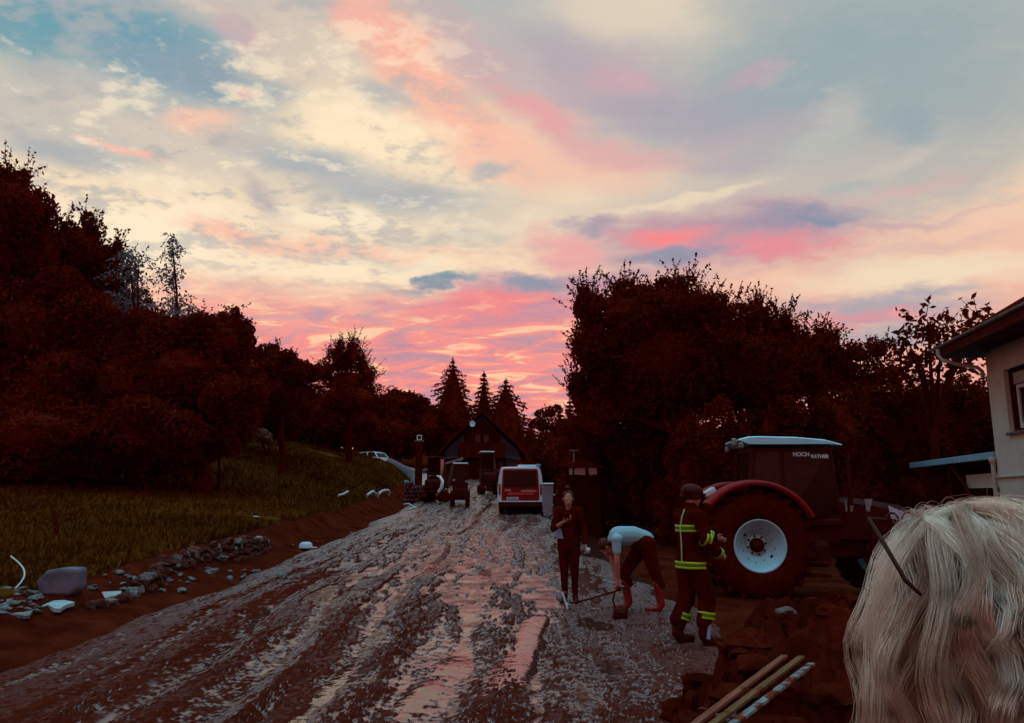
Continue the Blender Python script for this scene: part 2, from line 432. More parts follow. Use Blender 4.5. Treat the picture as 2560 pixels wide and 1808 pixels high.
grid('ground', nearx, neary, zground, mg)

# muddy road: ruts along the way, clods and ripples
def rut(x, c, w): return np.exp(-((x - c) / w) ** 2)
def track(X, Y): return X + .35 * np.sin(Y * .09 + .5) + .10 * np.sin(Y * .6) + (X + 1.5) * np.clip((12 - Y) / 12, 0, 1) * .25
def puddle(X, Y):
    """how deep water stands: 0 dry .. 1 flooded"""
    t = track(X, Y)
    p = 1.35 * np.exp(-((X - .28 - .12 * (Y - 10.5)) / .22) ** 2) * sstep(Y, 4.5, 6.5) * (1 - sstep(Y, 10.6, 12.0))     # wheel track full of water beside the people
    p = np.maximum(p, .50 * np.exp(-((X - 1.25) / .60) ** 2 - ((Y - 10.7) / 1.0) ** 2))
    p = np.maximum(p, .60 * np.exp(-((X - 1.0) / .35) ** 2 - ((Y - 8.6) / .6) ** 2))
    p = np.maximum(p, .85 * np.exp(-((X + .85 - .10 * (Y - 7)) / .20) ** 2) * (1 - sstep(Y, 8.0, 10.0)))
    p = np.maximum(p, .60 * np.exp(-((X + 1.75 - .05 * (Y - 7)) / .20) ** 2) * (1 - sstep(Y, 7.5, 10.0)))
    p = np.maximum(p, .85 * np.exp(-((X - 1.05 - (Y - 18) * .03) / .42) ** 2) * sstep(Y, 13, 17) * (1 - sstep(Y, 30, 36)))
    p = np.maximum(p, .30 * np.exp(-((X + .9) / 1.1) ** 2) * sstep(Y, 12, 18) * (1 - sstep(Y, 60, 80)))
    p = p - .5 * sstep(-X, 2.0, 3.0)
    p = p + .26 * fbm(X * .7, Y * .35, 3, 11) + .5 * fbm(X * 2.6, Y * 2.0, 3, 12)
    return p
RR = {}
def zmud(X, Y):
    t = track(X, Y)
    base = gz(np.clip(X, -5.4, 4.2), Y)
    ruts = sum(a * rut(t, c, w) for c, a, w in ((-3.9, -.07, .12), (-3.5, .06, .14), (-3.15, -.08, .13), (-2.75, .05, .15), (-2.3, -.06, .14),
               (-1.9, .06, .13), (-1.45, -.06, .12), (-.95, .05, .16), (-.2, -.04, .12), (.3, .04, .15)))
    broad = ruts * interp(Y, [0, 20, 40], [1, .8, .4]) + .07 * fbm(t * 1.3, Y * .35, 3, 5) + .05 * fbm(X * 3.1, Y * 2.2, 3, 8)
    far = interp(Y, [0, 14, 30, 60], [1, .9, .6, .5])
    # standing film of water; clods of mud stick out of it
    reg = interp(X, [-5.4, -4.2, -3.0, -1.8, -.6, .6, 1.4, 2.2, 3.2], [-.16, -.11, -.055, -.005, .015, .01, -.04, -.13, -.22]) + interp(Y, [4, 9, 16, 40], [.01, .0, .02, .05])
    reg = reg + .10 * fbm(t * 1.1, Y * .22, 3, 61) - .55 * broad * interp(Y, [0, 14, 40], [1, 1, .6])
    clod = fbm(X * 17 + .4 * fbm(X * 7, Y * 7, 2, 3), Y * 24, 4, 21, .78)
    clod = .74 * clod + .42 * fbm(t * 6.5, Y * .7, 4, 25, .6)
    k = sstep(Y, 7.5, 15); clod = (1 - k) * clod + k * (.6 * fbm(t * 9, Y * 2.4, 4, 23, .64) + .55 * fbm(t * 5.5, Y * .4, 4, 27, .6))
    isl = sstep(clod - reg, -.010, .022)
    fine = (.012 + .030 * fbm(X * 30, Y * 34, 3, 77) + .05 * np.maximum(clod - reg, 0)) * isl * far + .006 * fbm(X * 5, Y * 5, 2, 31)
    z = base + broad * (.55 + .45 * isl) + fine
    el = -5.15 + .7 * fbm(Y * .5, Y * 0 + 3.3, 3, 91); er = interp(Y, [0, 6, 14, 20, 30], [2.2, 2.4, 3.0, 2.2, 2.5]) + 1.2 * fbm(Y * .45, Y * 0 + 9.1, 3, 95)
    e = np.minimum(sstep(X, el - .5, el + .35), 1 - sstep(X, er - .7, er + .5))
    gy_, gx_ = np.gradient(z); sl = np.hypot(gx_ / np.gradient(X, axis=1), gy_ / np.gradient(Y, axis=0)); flat = 1 - sstep(sl, .16, .34)
    RR['wet'] = flat * np.clip(1 - np.clip(isl * 7, 0, 1) * interp(Y, [0, 8, 20, 40], [.97, .90, .42, .26]), 0, 1) * e
    return z - .24 * (1 - e)
mm = bpy.data.materials.new('wet_mud'); mm.use_nodes = True
def wet_mud():
    nt = mm.node_tree; L = nt.links.new; b = nt.nodes['Principled BSDF']
    tc = nt.nodes.new('ShaderNodeTexCoord'); mp = nt.nodes.new('ShaderNodeMapping'); L(tc.outputs['Object'], mp.inputs[0]); mp.inputs[3].default_value = (1.6, .5, 1)
    n1 = nt.nodes.new('ShaderNodeTexNoise'); L(mp.outputs[0], n1.inputs[0]); n1.inputs['Scale'].default_value = 2.2; n1.inputs['Detail'].default_value = 7; n1.inputs['Roughness'].default_value = .65
    n2 = nt.nodes.new('ShaderNodeTexNoise'); L(tc.outputs['Object'], n2.inputs[0]); n2.inputs['Scale'].default_value = 55; n2.inputs['Detail'].default_value = 6
    r = nt.nodes.new('ShaderNodeValToRGB'); L(n1.outputs[0], r.inputs[0])
    r.color_ramp.elements[0].position = .3; r.color_ramp.elements[1].position = .7
    r.color_ramp.elements[0].color = (.066, .0065, .0026, 1); r.color_ramp.elements[1].color = (.088, .013, .007, 1)
    L(r.outputs[0], b.inputs['Base Color'])
    at = nt.nodes.new('ShaderNodeAttribute'); at.attribute_name = 'wet'; wet = at.outputs['Fac']
    def mr(lo, hi, sock):
        q = nt.nodes.new('ShaderNodeMapRange'); L(wet, q.inputs[0]); q.inputs[3].default_value = lo; q.inputs[4].default_value = hi; L(q.outputs[0], sock)
    mr(.85, MUD_ROUGH, b.inputs['Roughness']); mr(.0, .5, b.inputs['Specular IOR Level']); b.inputs['IOR'].default_value = 2.4
    bp = nt.nodes.new('ShaderNodeBump'); L(n2.outputs[0], bp.inputs['Height']); bp.inputs['Distance'].default_value = .02
    mr(1.0, .05, bp.inputs['Strength']); L(bp.outputs[0], b.inputs['Normal'])
MUD_ROUGH = .20
wet_mud()
rx = np.arange(-6.0, 4.3, .016)
ry = spaced(4.6, 86, .014, 1.0075)
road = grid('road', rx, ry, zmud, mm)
at = road.data.attributes.new('wet', 'FLOAT', 'POINT'); at.data.foreach_set('value', RR['wet'].ravel().astype(np.float32))
mw = bpy.data.materials.new('muddy_water'); mw.use_nodes = True
def muddy_water():
    nt = mw.node_tree; L = nt.links.new; b = nt.nodes['Principled BSDF']
    b.inputs['Base Color'].default_value = (.05, .014, .010, 1); b.inputs['Roughness'].default_value = .035; b.inputs['IOR'].default_value = 1.5
    b.inputs['Specular IOR Level'].default_value = .75
    tc = nt.nodes.new('ShaderNodeTexCoord'); n2 = nt.nodes.new('ShaderNodeTexNoise'); L(tc.outputs['Object'], n2.inputs[0]); n2.inputs['Scale'].default_value = 7; n2.inputs['Detail'].default_value = 3
    bp = nt.nodes.new('ShaderNodeBump'); L(n2.outputs[0], bp.inputs['Height']); bp.inputs['Strength'].default_value = .35; bp.inputs['Distance'].default_value = .03
    L(bp.outputs[0], b.inputs['Normal'])
muddy_water()
wx = np.arange(-4.6, 2.5, .06); wy = spaced(4, 84, .06, 1.012)
def zwater(X, Y): return gz(np.clip(X, -5.4, 3.2), Y) - .030 + .048 * np.clip(puddle(X, Y), -.5, 1.0)
grid('water', wx, wy, zwater, mw)

# meadow: a short sward on the hillside left of the road (uncountable)
mgr = mat('meadow_grass', (.095, .026, .0040), .9, spec=0, var=.45, scale=.25, c2=(.13, .046, .006))
def meadow():
    n = 150000
    u = rng.random(n); Y = 8.5 + 64 * u ** 1.6
    dl = rng.random(n) ** 1.2 * (4 + Y * .5) + .5
    X = -6.3 - dl
    patch = fbm(X * .25, Y * .25, 3, 40)
    keep = (patch > -.30) & ((dl > 1.0) | (rng.random(n) < .5)) & ((Y > 12) | (dl > 3.0))
    X, Y, patch = X[keep], Y[keep], patch[keep]; n = len(X)
    Z = gz(X, Y) + .05 * fbm(X * .8, Y * .8, 4, 3) - .02
    hgt = (.09 + .10 * rng.random(n)) * (1 + .012 * Y) * (1 + patch); wdt = (.018 + .022 * rng.random(n)) * (1 + .045 * Y)
    a = rng.random(n) * 2 * PI; lx, ly = np.cos(a), np.sin(a)
    b = rng.random(n) * 2 * PI; tx, ty = np.cos(b) * hgt * .5, np.sin(b) * hgt * .5
    v = np.empty((n, 3, 3))
    v[:, 0] = np.stack([X - lx * wdt, Y - ly * wdt, Z], -1); v[:, 1] = np.stack([X + lx * wdt, Y + ly * wdt, Z], -1)
    v[:, 2] = np.stack([X + tx, Y + ty, Z + hgt], -1)
    f = np.arange(n * 3).reshape(n, 3)
    tag(npmesh('meadow_grass', v.reshape(-1, 3), f, mgr), 'short dull green grass covering the hillside left of the muddy road', 'grass', kind='stuff')
    # the turf the blades stand in
    xs = -spaced(6.5, 46, .4, 1.06)[::-1]; ys = spaced(10, 74, .4, 1.02)
    def zt(X, Y):
        e = sstep(-X, 6.5, 7.2) * sstep(Y, 10, 13 + 1.5 * np.sin(X)) * (1 - sstep(-X, 26, 44))
        return gz(X, Y) + .05 * fbm(X * .8, Y * .8, 4, 3) + .03 - .16 * (1 - e)
    grid('meadow', xs, ys, zt, mat('turf', (.085, .022, .004), .9, spec=0, var=.4, scale=.6, c2=(.11, .034, .005), bump=.8, bscale=20))
meadow()

# side road that climbs from the junction up to the parked car
mdr = mat('wet_asphalt', (.11, .10, .10), .30, spec=.6, var=.3, scale=2, bump=.2)
def ribbon(name, pts, w, m, lift=.03, n=60):
    pts = [Vector(p) for p in pts]; out = []
    for i in range(n + 1):
        t = i / n * (len(pts) - 1); k = min(int(t), len(pts) - 2); p = pts[k].lerp(pts[k+1], t - k)
        d = (pts[k+1] - pts[k]).normalized(); s = Vector((-d.y, d.x, 0)).normalized()
        for j in range(7):
            q = p + s * w * (j / 6 - .5); out.append((q.x, q.y, q.z))
    out = np.array(out); i = np.arange(len(out)).reshape(n + 1, 7)
    f = np.stack([i[:-1, :-1], i[:-1, 1:], i[1:, 1:], i[1:, :-1]], -1).reshape(-1, 4)
    return tag(npmesh(name, out, f, m, smooth=True), kind='structure')

# ================================================================ trees, bushes
def qsphere(c, r, seed, nu=18, nv=11, amp=.28):
    th = np.linspace(0, 2*PI, nu, endpoint=False); ph = np.linspace(.02, PI - .02, nv)
    T, Pp = np.meshgrid(th, ph)
    d = np.stack([np.cos(T)*np.sin(Pp), np.sin(T)*np.sin(Pp), np.cos(Pp)], -1).reshape(-1, 3)
    k = 1 + amp * 2 * fbm(d[:, 0]*1.7 + seed*3.3 + 50, d[:, 1]*1.7 + d[:, 2]*2.1 + 50, 3, seed)
    v = np.array(c) + d * np.array(r) * k[:, None]
    i = np.arange(nu*nv).reshape(nv, nu); j = np.roll(i, -1, 1)
    f = np.stack([i[:-1], j[:-1], j[1:], i[1:]], -1).reshape(-1, 4)
    return v, f
def leaf_quads(pos, size, dirs=None, aspect=.55):
    n = len(pos)
    a = rng.normal(size=(n, 3)); a /= np.linalg.norm(a, axis=1)[:, None]
    if dirs is not None: a = a * .55 + dirs; a /= np.linalg.norm(a, axis=1)[:, None]
    b = np.cross(a, rng.normal(size=(n, 3))); b /= np.linalg.norm(b, axis=1)[:, None] + 1e-9
    s = (size * (.6 + .8 * rng.random(n)))[:, None] if np.ndim(size) else size * (.6 + .8 * rng.random(n))[:, None]
    v = np.empty((n, 4, 3)); v[:, 0] = pos - a*s*.5; v[:, 1] = pos + b*s*aspect*.5; v[:, 2] = pos + a*s*.5; v[:, 3] = pos - b*s*aspect*.5
    return v.reshape(-1, 3), np.arange(n*4).reshape(n, 4)
def crown_mesh(lobes, leaf, dens, core=.74, sprigs=10, sprig_len=.6, droop=0.0, shell=.62, aspect=.55, rag=.3, seed=1):
    """lobes: (centre, (rx,ry,rz)); leaf clumps through the outer volume, an opaque ragged inside, twigs of leaves that poke out"""
    V, F, mi, o = [], [], [], 0
    def put(v, f, m):
        nonlocal o
        V.append(v); F.append(f + o); mi.append(np.full(len(f), m)); o += len(v)
    full = []
    rr0 = np.random.default_rng(seed * 3 + len(lobes))
    for c, r in lobes:                                          # smaller clumps break up the outline of each big one
        full.append((c, np.array(r) * .93, 1.0))
        for _ in range(5 if shell > .3 else 0):
            d = rr0.normal(size=3); d[2] = abs(d[2]) * .9 - .15; d /= np.linalg.norm(d); k = .26 + .22 * rr0.random()
            full.append((np.array(c) + d * np.array(r) * (.86 + .12 * rr0.random()), np.array(r) * k, .0))
    for q, (c, r, big) in enumerate(full):
        c = np.array(c); r = np.array(r); vol = (r[0]*r[1]*r[2]) ** (1/3)
        n = int(dens * (40 if big else 60) * vol * vol / (leaf * leaf))
        d = rng.normal(size=(n, 3)); d /= np.linalg.norm(d, axis=1)[:, None]
        sx = d * 2.4 + seed * 5.1 + q * 9.7 + 60
        k = 1 + rag * 2 * fbm(sx[:, 0], sx[:, 1] + sx[:, 2] * 1.3, 3, seed + q)
        rad = (shell + (1 - shell) * rng.random(n) ** .8) * k
        pos = c + d * r * rad[:, None]
        if droop: pos[:, 2] -= droop * rng.random(n) ** 2
        v, f = leaf_quads(pos, leaf, None, aspect); put(v, f, 0)
        if core > 0 and big:
            v, f = qsphere(c, r * core * .86, seed * 7 + q); put(v, f, 1)
        ns = int(sprigs * (.9 if big else .35) * max(1, vol) * (.5 + rr0.random()))
        for s in range(ns):
            d = rng.normal(size=3); d[2] = abs(d[2]) * (1 if droop == 0 else .2); d[1] *= .7; d /= np.linalg.norm(d)
            p0 = c + d * r * (.85 + .15 * rng.random()); L = sprig_len * (.35 + 1.1 * rng.random() ** 2)
            up = d * .6 + np.array((0, 0, .7 if droop == 0 else -.5)) + rng.normal(size=3) * .25; up /= np.linalg.norm(up)
            m = max(5, int(L / leaf * 2.2)); t = np.linspace(0, 1, m)
            pts = p0 + up * L * t[:, None] + np.array((0, 0, -.15 * L)) * (t ** 2)[:, None] + rng.normal(size=(m, 3)) * leaf * .35 * (1.15 - t)[:, None]
            v, f = leaf_quads(pts, leaf * .9, None, aspect); put(v, f, 0)
            w = leaf * .07; a, b = p0, p0 + up * L * .97 + np.array((0, 0, -.14 * L))      # the twig itself
            put(np.array([a + (w, 0, 0), a - (w, 0, 0), b - (w*.4, 0, 0), b + (w*.4, 0, 0)]), np.array([[0, 1, 2, 3]]), 1)
    return np.concatenate(V), np.concatenate(F), np.concatenate(mi)
def plob(lobes, Y, dy=.7):
    out = []
    for i, (cx, cy, rx, ry) in enumerate(lobes):
        dd = ((i * 37) % 7 - 3) / 3 * dy
        c = P(cx, cy, Y + dd); s = (Y + dd) / FPX * 1.03
        out.append(((c.x, c.y, c.z), (rx * s, (rx + ry) / 2 * s, ry * s)))
    return out
def crown(parent, lobes, m=None, name='crown', **kw):
    v, f, mi = crown_mesh(lobes, **kw)
    o = npmesh(name, v - np.array(parent.location), f, m or M['leaf'], parent)
    o.data.materials.append(M['leaf_core']); o.data.polygons.foreach_set('material_index', mi.astype(np.int32)); return o
def broadleaf(name, label, Y, base_px, lobes, trunk=.22, group=None, cat='tree', m=None, stem='trunk', **kw):
    L = plob(lobes, Y); bx = P(base_px, 1250, Y).x; z0 = g(bx, Y)
    t = thing(name, label, cat, (bx, Y, z0), 0, group)
    kw.setdefault('leaf', .11); kw.setdefault('dens', .9)
    crown(t, L, m, 'crown' if stem == 'trunk' else 'foliage', seed=len(label), **kw)
    mb = MB(); o = Vector((bx, Y, z0))
    top = max(c[2] for c, r in L); mean = sum((Vector(c) for c, r in L), Vector()) / len(L)
    fork = Vector(((mean.x - bx) * .4, (mean.y - Y) * .4, max(.3, (mean.z - z0) * .6)))
    mb.tube([(0, 0, -.3), (.02, 0, fork.z * .3), tuple(fork * .65 + Vector((0, 0, fork.z * .05))), tuple(fork)], [trunk * 1.5, trunk, trunk * .85, trunk * .7], 9)
    for c, r in L:
        e = Vector(c) - o; mdl = fork.lerp(e, .5) + Vector((0, 0, .1 * (e - fork).length))
        mb.tube([tuple(fork * .95), tuple(mdl), tuple(e)], [trunk * .5, trunk * .3, trunk * .12], 6)
    mb.build(stem, M['bark'], t); return t
FOREST = 'trees at the edge of the wood on the left hillside'
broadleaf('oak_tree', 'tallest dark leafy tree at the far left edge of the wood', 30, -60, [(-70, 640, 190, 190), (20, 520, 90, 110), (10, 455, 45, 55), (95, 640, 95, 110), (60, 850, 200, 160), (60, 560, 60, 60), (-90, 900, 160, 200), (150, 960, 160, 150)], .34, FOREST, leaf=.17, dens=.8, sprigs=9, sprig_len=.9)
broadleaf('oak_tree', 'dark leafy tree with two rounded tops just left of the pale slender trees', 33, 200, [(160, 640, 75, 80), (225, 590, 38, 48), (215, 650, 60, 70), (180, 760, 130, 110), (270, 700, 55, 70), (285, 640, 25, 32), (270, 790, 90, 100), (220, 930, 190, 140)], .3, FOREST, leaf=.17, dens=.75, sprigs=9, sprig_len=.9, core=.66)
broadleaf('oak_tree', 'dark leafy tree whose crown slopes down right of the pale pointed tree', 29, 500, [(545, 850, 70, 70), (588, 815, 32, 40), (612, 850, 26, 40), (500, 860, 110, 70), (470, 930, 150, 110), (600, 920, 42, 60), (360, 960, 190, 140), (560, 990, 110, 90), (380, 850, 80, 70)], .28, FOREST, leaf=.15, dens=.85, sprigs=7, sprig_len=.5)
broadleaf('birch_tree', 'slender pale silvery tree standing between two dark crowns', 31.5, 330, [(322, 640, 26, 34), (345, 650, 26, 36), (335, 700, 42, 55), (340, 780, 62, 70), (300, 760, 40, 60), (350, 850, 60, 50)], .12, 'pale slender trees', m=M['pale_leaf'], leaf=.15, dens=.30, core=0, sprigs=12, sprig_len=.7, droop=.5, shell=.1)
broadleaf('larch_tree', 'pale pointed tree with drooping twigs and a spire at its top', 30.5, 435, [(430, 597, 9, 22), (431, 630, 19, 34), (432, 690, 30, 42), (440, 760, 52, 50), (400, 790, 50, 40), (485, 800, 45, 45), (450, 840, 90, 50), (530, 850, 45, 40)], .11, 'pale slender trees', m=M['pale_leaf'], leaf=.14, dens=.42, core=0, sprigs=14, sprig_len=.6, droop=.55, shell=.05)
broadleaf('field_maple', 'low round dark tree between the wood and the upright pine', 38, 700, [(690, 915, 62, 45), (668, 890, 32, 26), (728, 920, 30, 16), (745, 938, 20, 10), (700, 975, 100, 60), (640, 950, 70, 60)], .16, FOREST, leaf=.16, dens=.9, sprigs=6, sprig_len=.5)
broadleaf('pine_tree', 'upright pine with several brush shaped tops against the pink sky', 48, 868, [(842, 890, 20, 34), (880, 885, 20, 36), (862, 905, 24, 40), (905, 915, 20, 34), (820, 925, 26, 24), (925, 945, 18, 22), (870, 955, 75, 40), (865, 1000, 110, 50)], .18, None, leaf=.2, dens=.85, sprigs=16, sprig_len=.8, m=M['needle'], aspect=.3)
HILLB = 'bushes on the hillside below the wood'
for cx, cy, rx, ry, Y, lab in [
    (90, 1090, 260, 130, 27.5, 'widest dark bush under the tallest tree at the left edge'), (360, 1085, 200, 115, 28, 'dark bush under the pale slender trees at the top of the meadow'),
    (545, 1035, 110, 85, 30, 'dark bush on the meadow edge left of the pale rubble'), (665, 1025, 120, 75, 42, 'dark bush behind the pale rubble on the hillside'),
    (800, 1045, 130, 85, 57, 'dark bush below the upright pine, above the white car'), (905, 1050, 110, 85, 84, 'dark bush behind the white car'),
    (1000, 1005, 70, 32, 84, 'low flat topped bush on the ridge left of the tallest spruce'), (1070, 1065, 80, 70, 86, 'dark bush at the foot of the tallest spruce'), (985, 1075, 80, 75, 84, 'dark bush beside the side road above the lantern post')]:
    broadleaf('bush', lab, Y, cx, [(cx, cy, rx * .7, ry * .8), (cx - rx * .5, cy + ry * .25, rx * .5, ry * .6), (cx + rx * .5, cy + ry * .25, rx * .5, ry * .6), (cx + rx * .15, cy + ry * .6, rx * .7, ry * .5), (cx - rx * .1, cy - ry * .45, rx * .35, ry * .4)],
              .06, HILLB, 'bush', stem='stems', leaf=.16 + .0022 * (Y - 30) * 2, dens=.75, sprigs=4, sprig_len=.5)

def spruce(label, Y, ax, ay, halfw, by, group, seed):
    top = P(ax, ay, Y); bot = P(ax, by, Y); z0 = g(top.x, Y); hw = halfw * Y / FPX; H = top.z - bot.z
    t = thing('spruce_tree', label, 'tree', (top.x, Y, z0), 0, group)
    V, F, o = [], [], 0
    nl = int(H / .5); r2 = np.random.default_rng(seed)
    for i in range(nl):
        k = i / nl; zz = top.z - z0 - H * k; rad = 1.55 * hw * (k ** .8) * (.62 + .55 * r2.random()) + .15
        nb = 9 + int(9 * k)
        for b in range(nb):
            a = 2*PI*b/nb + r2.random()*.6; rr = rad * (.75 + .4 * r2.random()); m = max(7, int(rr / .055))
            tt = np.linspace(.05, 1, m)
            pts = np.stack([np.cos(a)*rr*tt, np.sin(a)*rr*tt, zz + .10*rr*tt - .30*rr*tt**2], -1) + r2.normal(size=(m, 3)) * .09
            d = np.tile(np.array([np.cos(a), np.sin(a), -.55]), (m, 1))
            v, f = leaf_quads(pts, .34, d, .42); V.append(v); F.append(f + o); o += len(v)
    n = 40; tt = np.linspace(0, 1, n); pts = np.stack([r2.normal(size=n)*.05, r2.normal(size=n)*.05, top.z - z0 + .5 - tt * 1.0], -1)
    v, f = leaf_quads(pts, .25, np.tile(np.array([0, 0, 1.0]), (n, 1)), .3); V.append(v); F.append(f + o); o += len(v)
    co = top.z - z0; ring = 12; cv = [(0, 0, co - .6)] * ring; cv = np.array([[math.cos(2*PI*j/ring)*rr, math.sin(2*PI*j/ring)*rr, z] for rr, z in ((.03, co - .4), (hw*.42, co - H*.5), (hw*.72, co - H), (hw*.5, .6)) for j in range(ring)])
    ci = np.array([[q*ring + j, q*ring + (j+1) % ring, (q+1)*ring + (j+1) % ring, (q+1)*ring + j] for q in range(3) for j in range(ring)]); V.append(cv); F.append(ci + o)
    npmesh('crown', np.concatenate(V), np.concatenate(F), M['needle'], t)
    MB().tube([(0, 0, -.4), (0, 0, co * .5), (0, 0, co - .2)], [.28, .16, .03], 8).build('trunk', M['bark'], t)
SPR = 'spruces behind the white gabled house'
spruce('tallest and broadest spruce, above the satellite dish', 92, 1132, 905, 72, 1100, SPR, 1)
spruce('thin spruce between the two broader spruces behind the house', 94, 1210, 938, 34, 1100, SPR, 2)
spruce('spruce behind the house with a ragged right side, rightmost of the three tall ones', 92, 1264, 955, 70, 1100, SPR, 3)
spruce('small narrow spruce left of the tree full of gaps on the ridge', 104, 1328, 1058, 40, 1150, SPR, 4)
spruce('small pointed conifer on the ridge beside the big round tree', 100, 1424, 1006, 16, 1090, SPR, 5)
spruce('short conifer with a dense top left of the small pointed one', 101, 1400, 1030, 24, 1090, SPR, 6)
broadleaf('ash_tree', 'small thin crowned tree on the ridge at the gap where the sky is lowest', 98, 1370, [(1362, 1040, 22, 18), (1385, 1030, 18, 16), (1350, 1062, 22, 16), (1380, 1070, 40, 24), (1420, 1085, 60, 30)], .2, None, leaf=.42, dens=.7, core=.4, sprigs=2, sprig_len=1.0)

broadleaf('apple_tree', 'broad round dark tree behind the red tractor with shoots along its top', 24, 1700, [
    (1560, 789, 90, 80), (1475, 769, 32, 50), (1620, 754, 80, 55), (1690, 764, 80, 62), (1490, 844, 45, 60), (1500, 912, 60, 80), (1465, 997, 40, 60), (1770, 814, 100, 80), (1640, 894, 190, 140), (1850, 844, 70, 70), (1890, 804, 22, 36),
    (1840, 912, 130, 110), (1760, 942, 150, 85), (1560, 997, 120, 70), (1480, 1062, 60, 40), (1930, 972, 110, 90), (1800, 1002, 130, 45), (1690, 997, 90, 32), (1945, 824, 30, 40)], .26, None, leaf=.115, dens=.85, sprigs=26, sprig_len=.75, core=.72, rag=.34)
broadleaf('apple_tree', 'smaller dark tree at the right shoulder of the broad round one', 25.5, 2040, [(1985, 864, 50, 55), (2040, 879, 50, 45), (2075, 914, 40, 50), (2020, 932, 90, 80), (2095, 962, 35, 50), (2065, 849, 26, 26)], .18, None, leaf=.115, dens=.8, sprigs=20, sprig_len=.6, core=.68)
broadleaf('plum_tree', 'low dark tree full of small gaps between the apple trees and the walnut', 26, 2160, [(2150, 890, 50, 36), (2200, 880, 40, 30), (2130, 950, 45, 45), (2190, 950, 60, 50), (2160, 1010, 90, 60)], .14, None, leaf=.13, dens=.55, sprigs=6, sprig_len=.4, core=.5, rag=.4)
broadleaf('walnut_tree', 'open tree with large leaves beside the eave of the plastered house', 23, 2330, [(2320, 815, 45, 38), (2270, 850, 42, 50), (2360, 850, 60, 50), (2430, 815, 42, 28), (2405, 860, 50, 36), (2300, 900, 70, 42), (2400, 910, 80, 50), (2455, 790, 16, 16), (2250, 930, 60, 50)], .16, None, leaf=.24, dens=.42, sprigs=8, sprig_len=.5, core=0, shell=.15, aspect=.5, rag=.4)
HED = 'dark bushes behind the tractor and the people'
for cx, top, rx, Y, lab in [
    (1385, 1080, 70, 36, 'dark bush right of the far van, behind the standing woman'), (1490, 1000, 90, 27, 'dark bush under the left side of the broad round tree'), (1620, 985, 110, 26, 'dark bush behind the bending man'),
    (1775, 1018, 100, 22, 'dark bush under the middle of the broad round tree, left of the tractor cab'), (1940, 975, 120, 24, 'dark bush directly behind the tractor cab'), (2090, 960, 110, 24, 'dark bush right behind the tractor roof end'),
    (2220, 950, 120, 26, 'dark bush under the low tree full of gaps'), (2360, 925, 125, 28.5, 'tall dark bush under the open walnut tree'), (2470, 950, 70, 29, 'narrow dark bush behind the house corner')]:
    gy = 1250 + (1.68 - g((cx - 1280) / FPX * Y, Y)) / Y * FPX; h = gy - top
    broadleaf('bush', lab, Y, cx, [(cx, top + h*.3, rx*.75, h*.3), (cx - rx*.45, top + h*.45, rx*.55, h*.3), (cx + rx*.45, top + h*.42, rx*.55, h*.3), (cx - rx*.3, top + h*.75, rx*.7, h*.3), (cx + rx*.3, top + h*.75, rx*.7, h*.3)],
              .05, HED, 'bush', stem='stems', leaf=.13, dens=.7, sprigs=6, sprig_len=.4, core=.72, rag=.4)

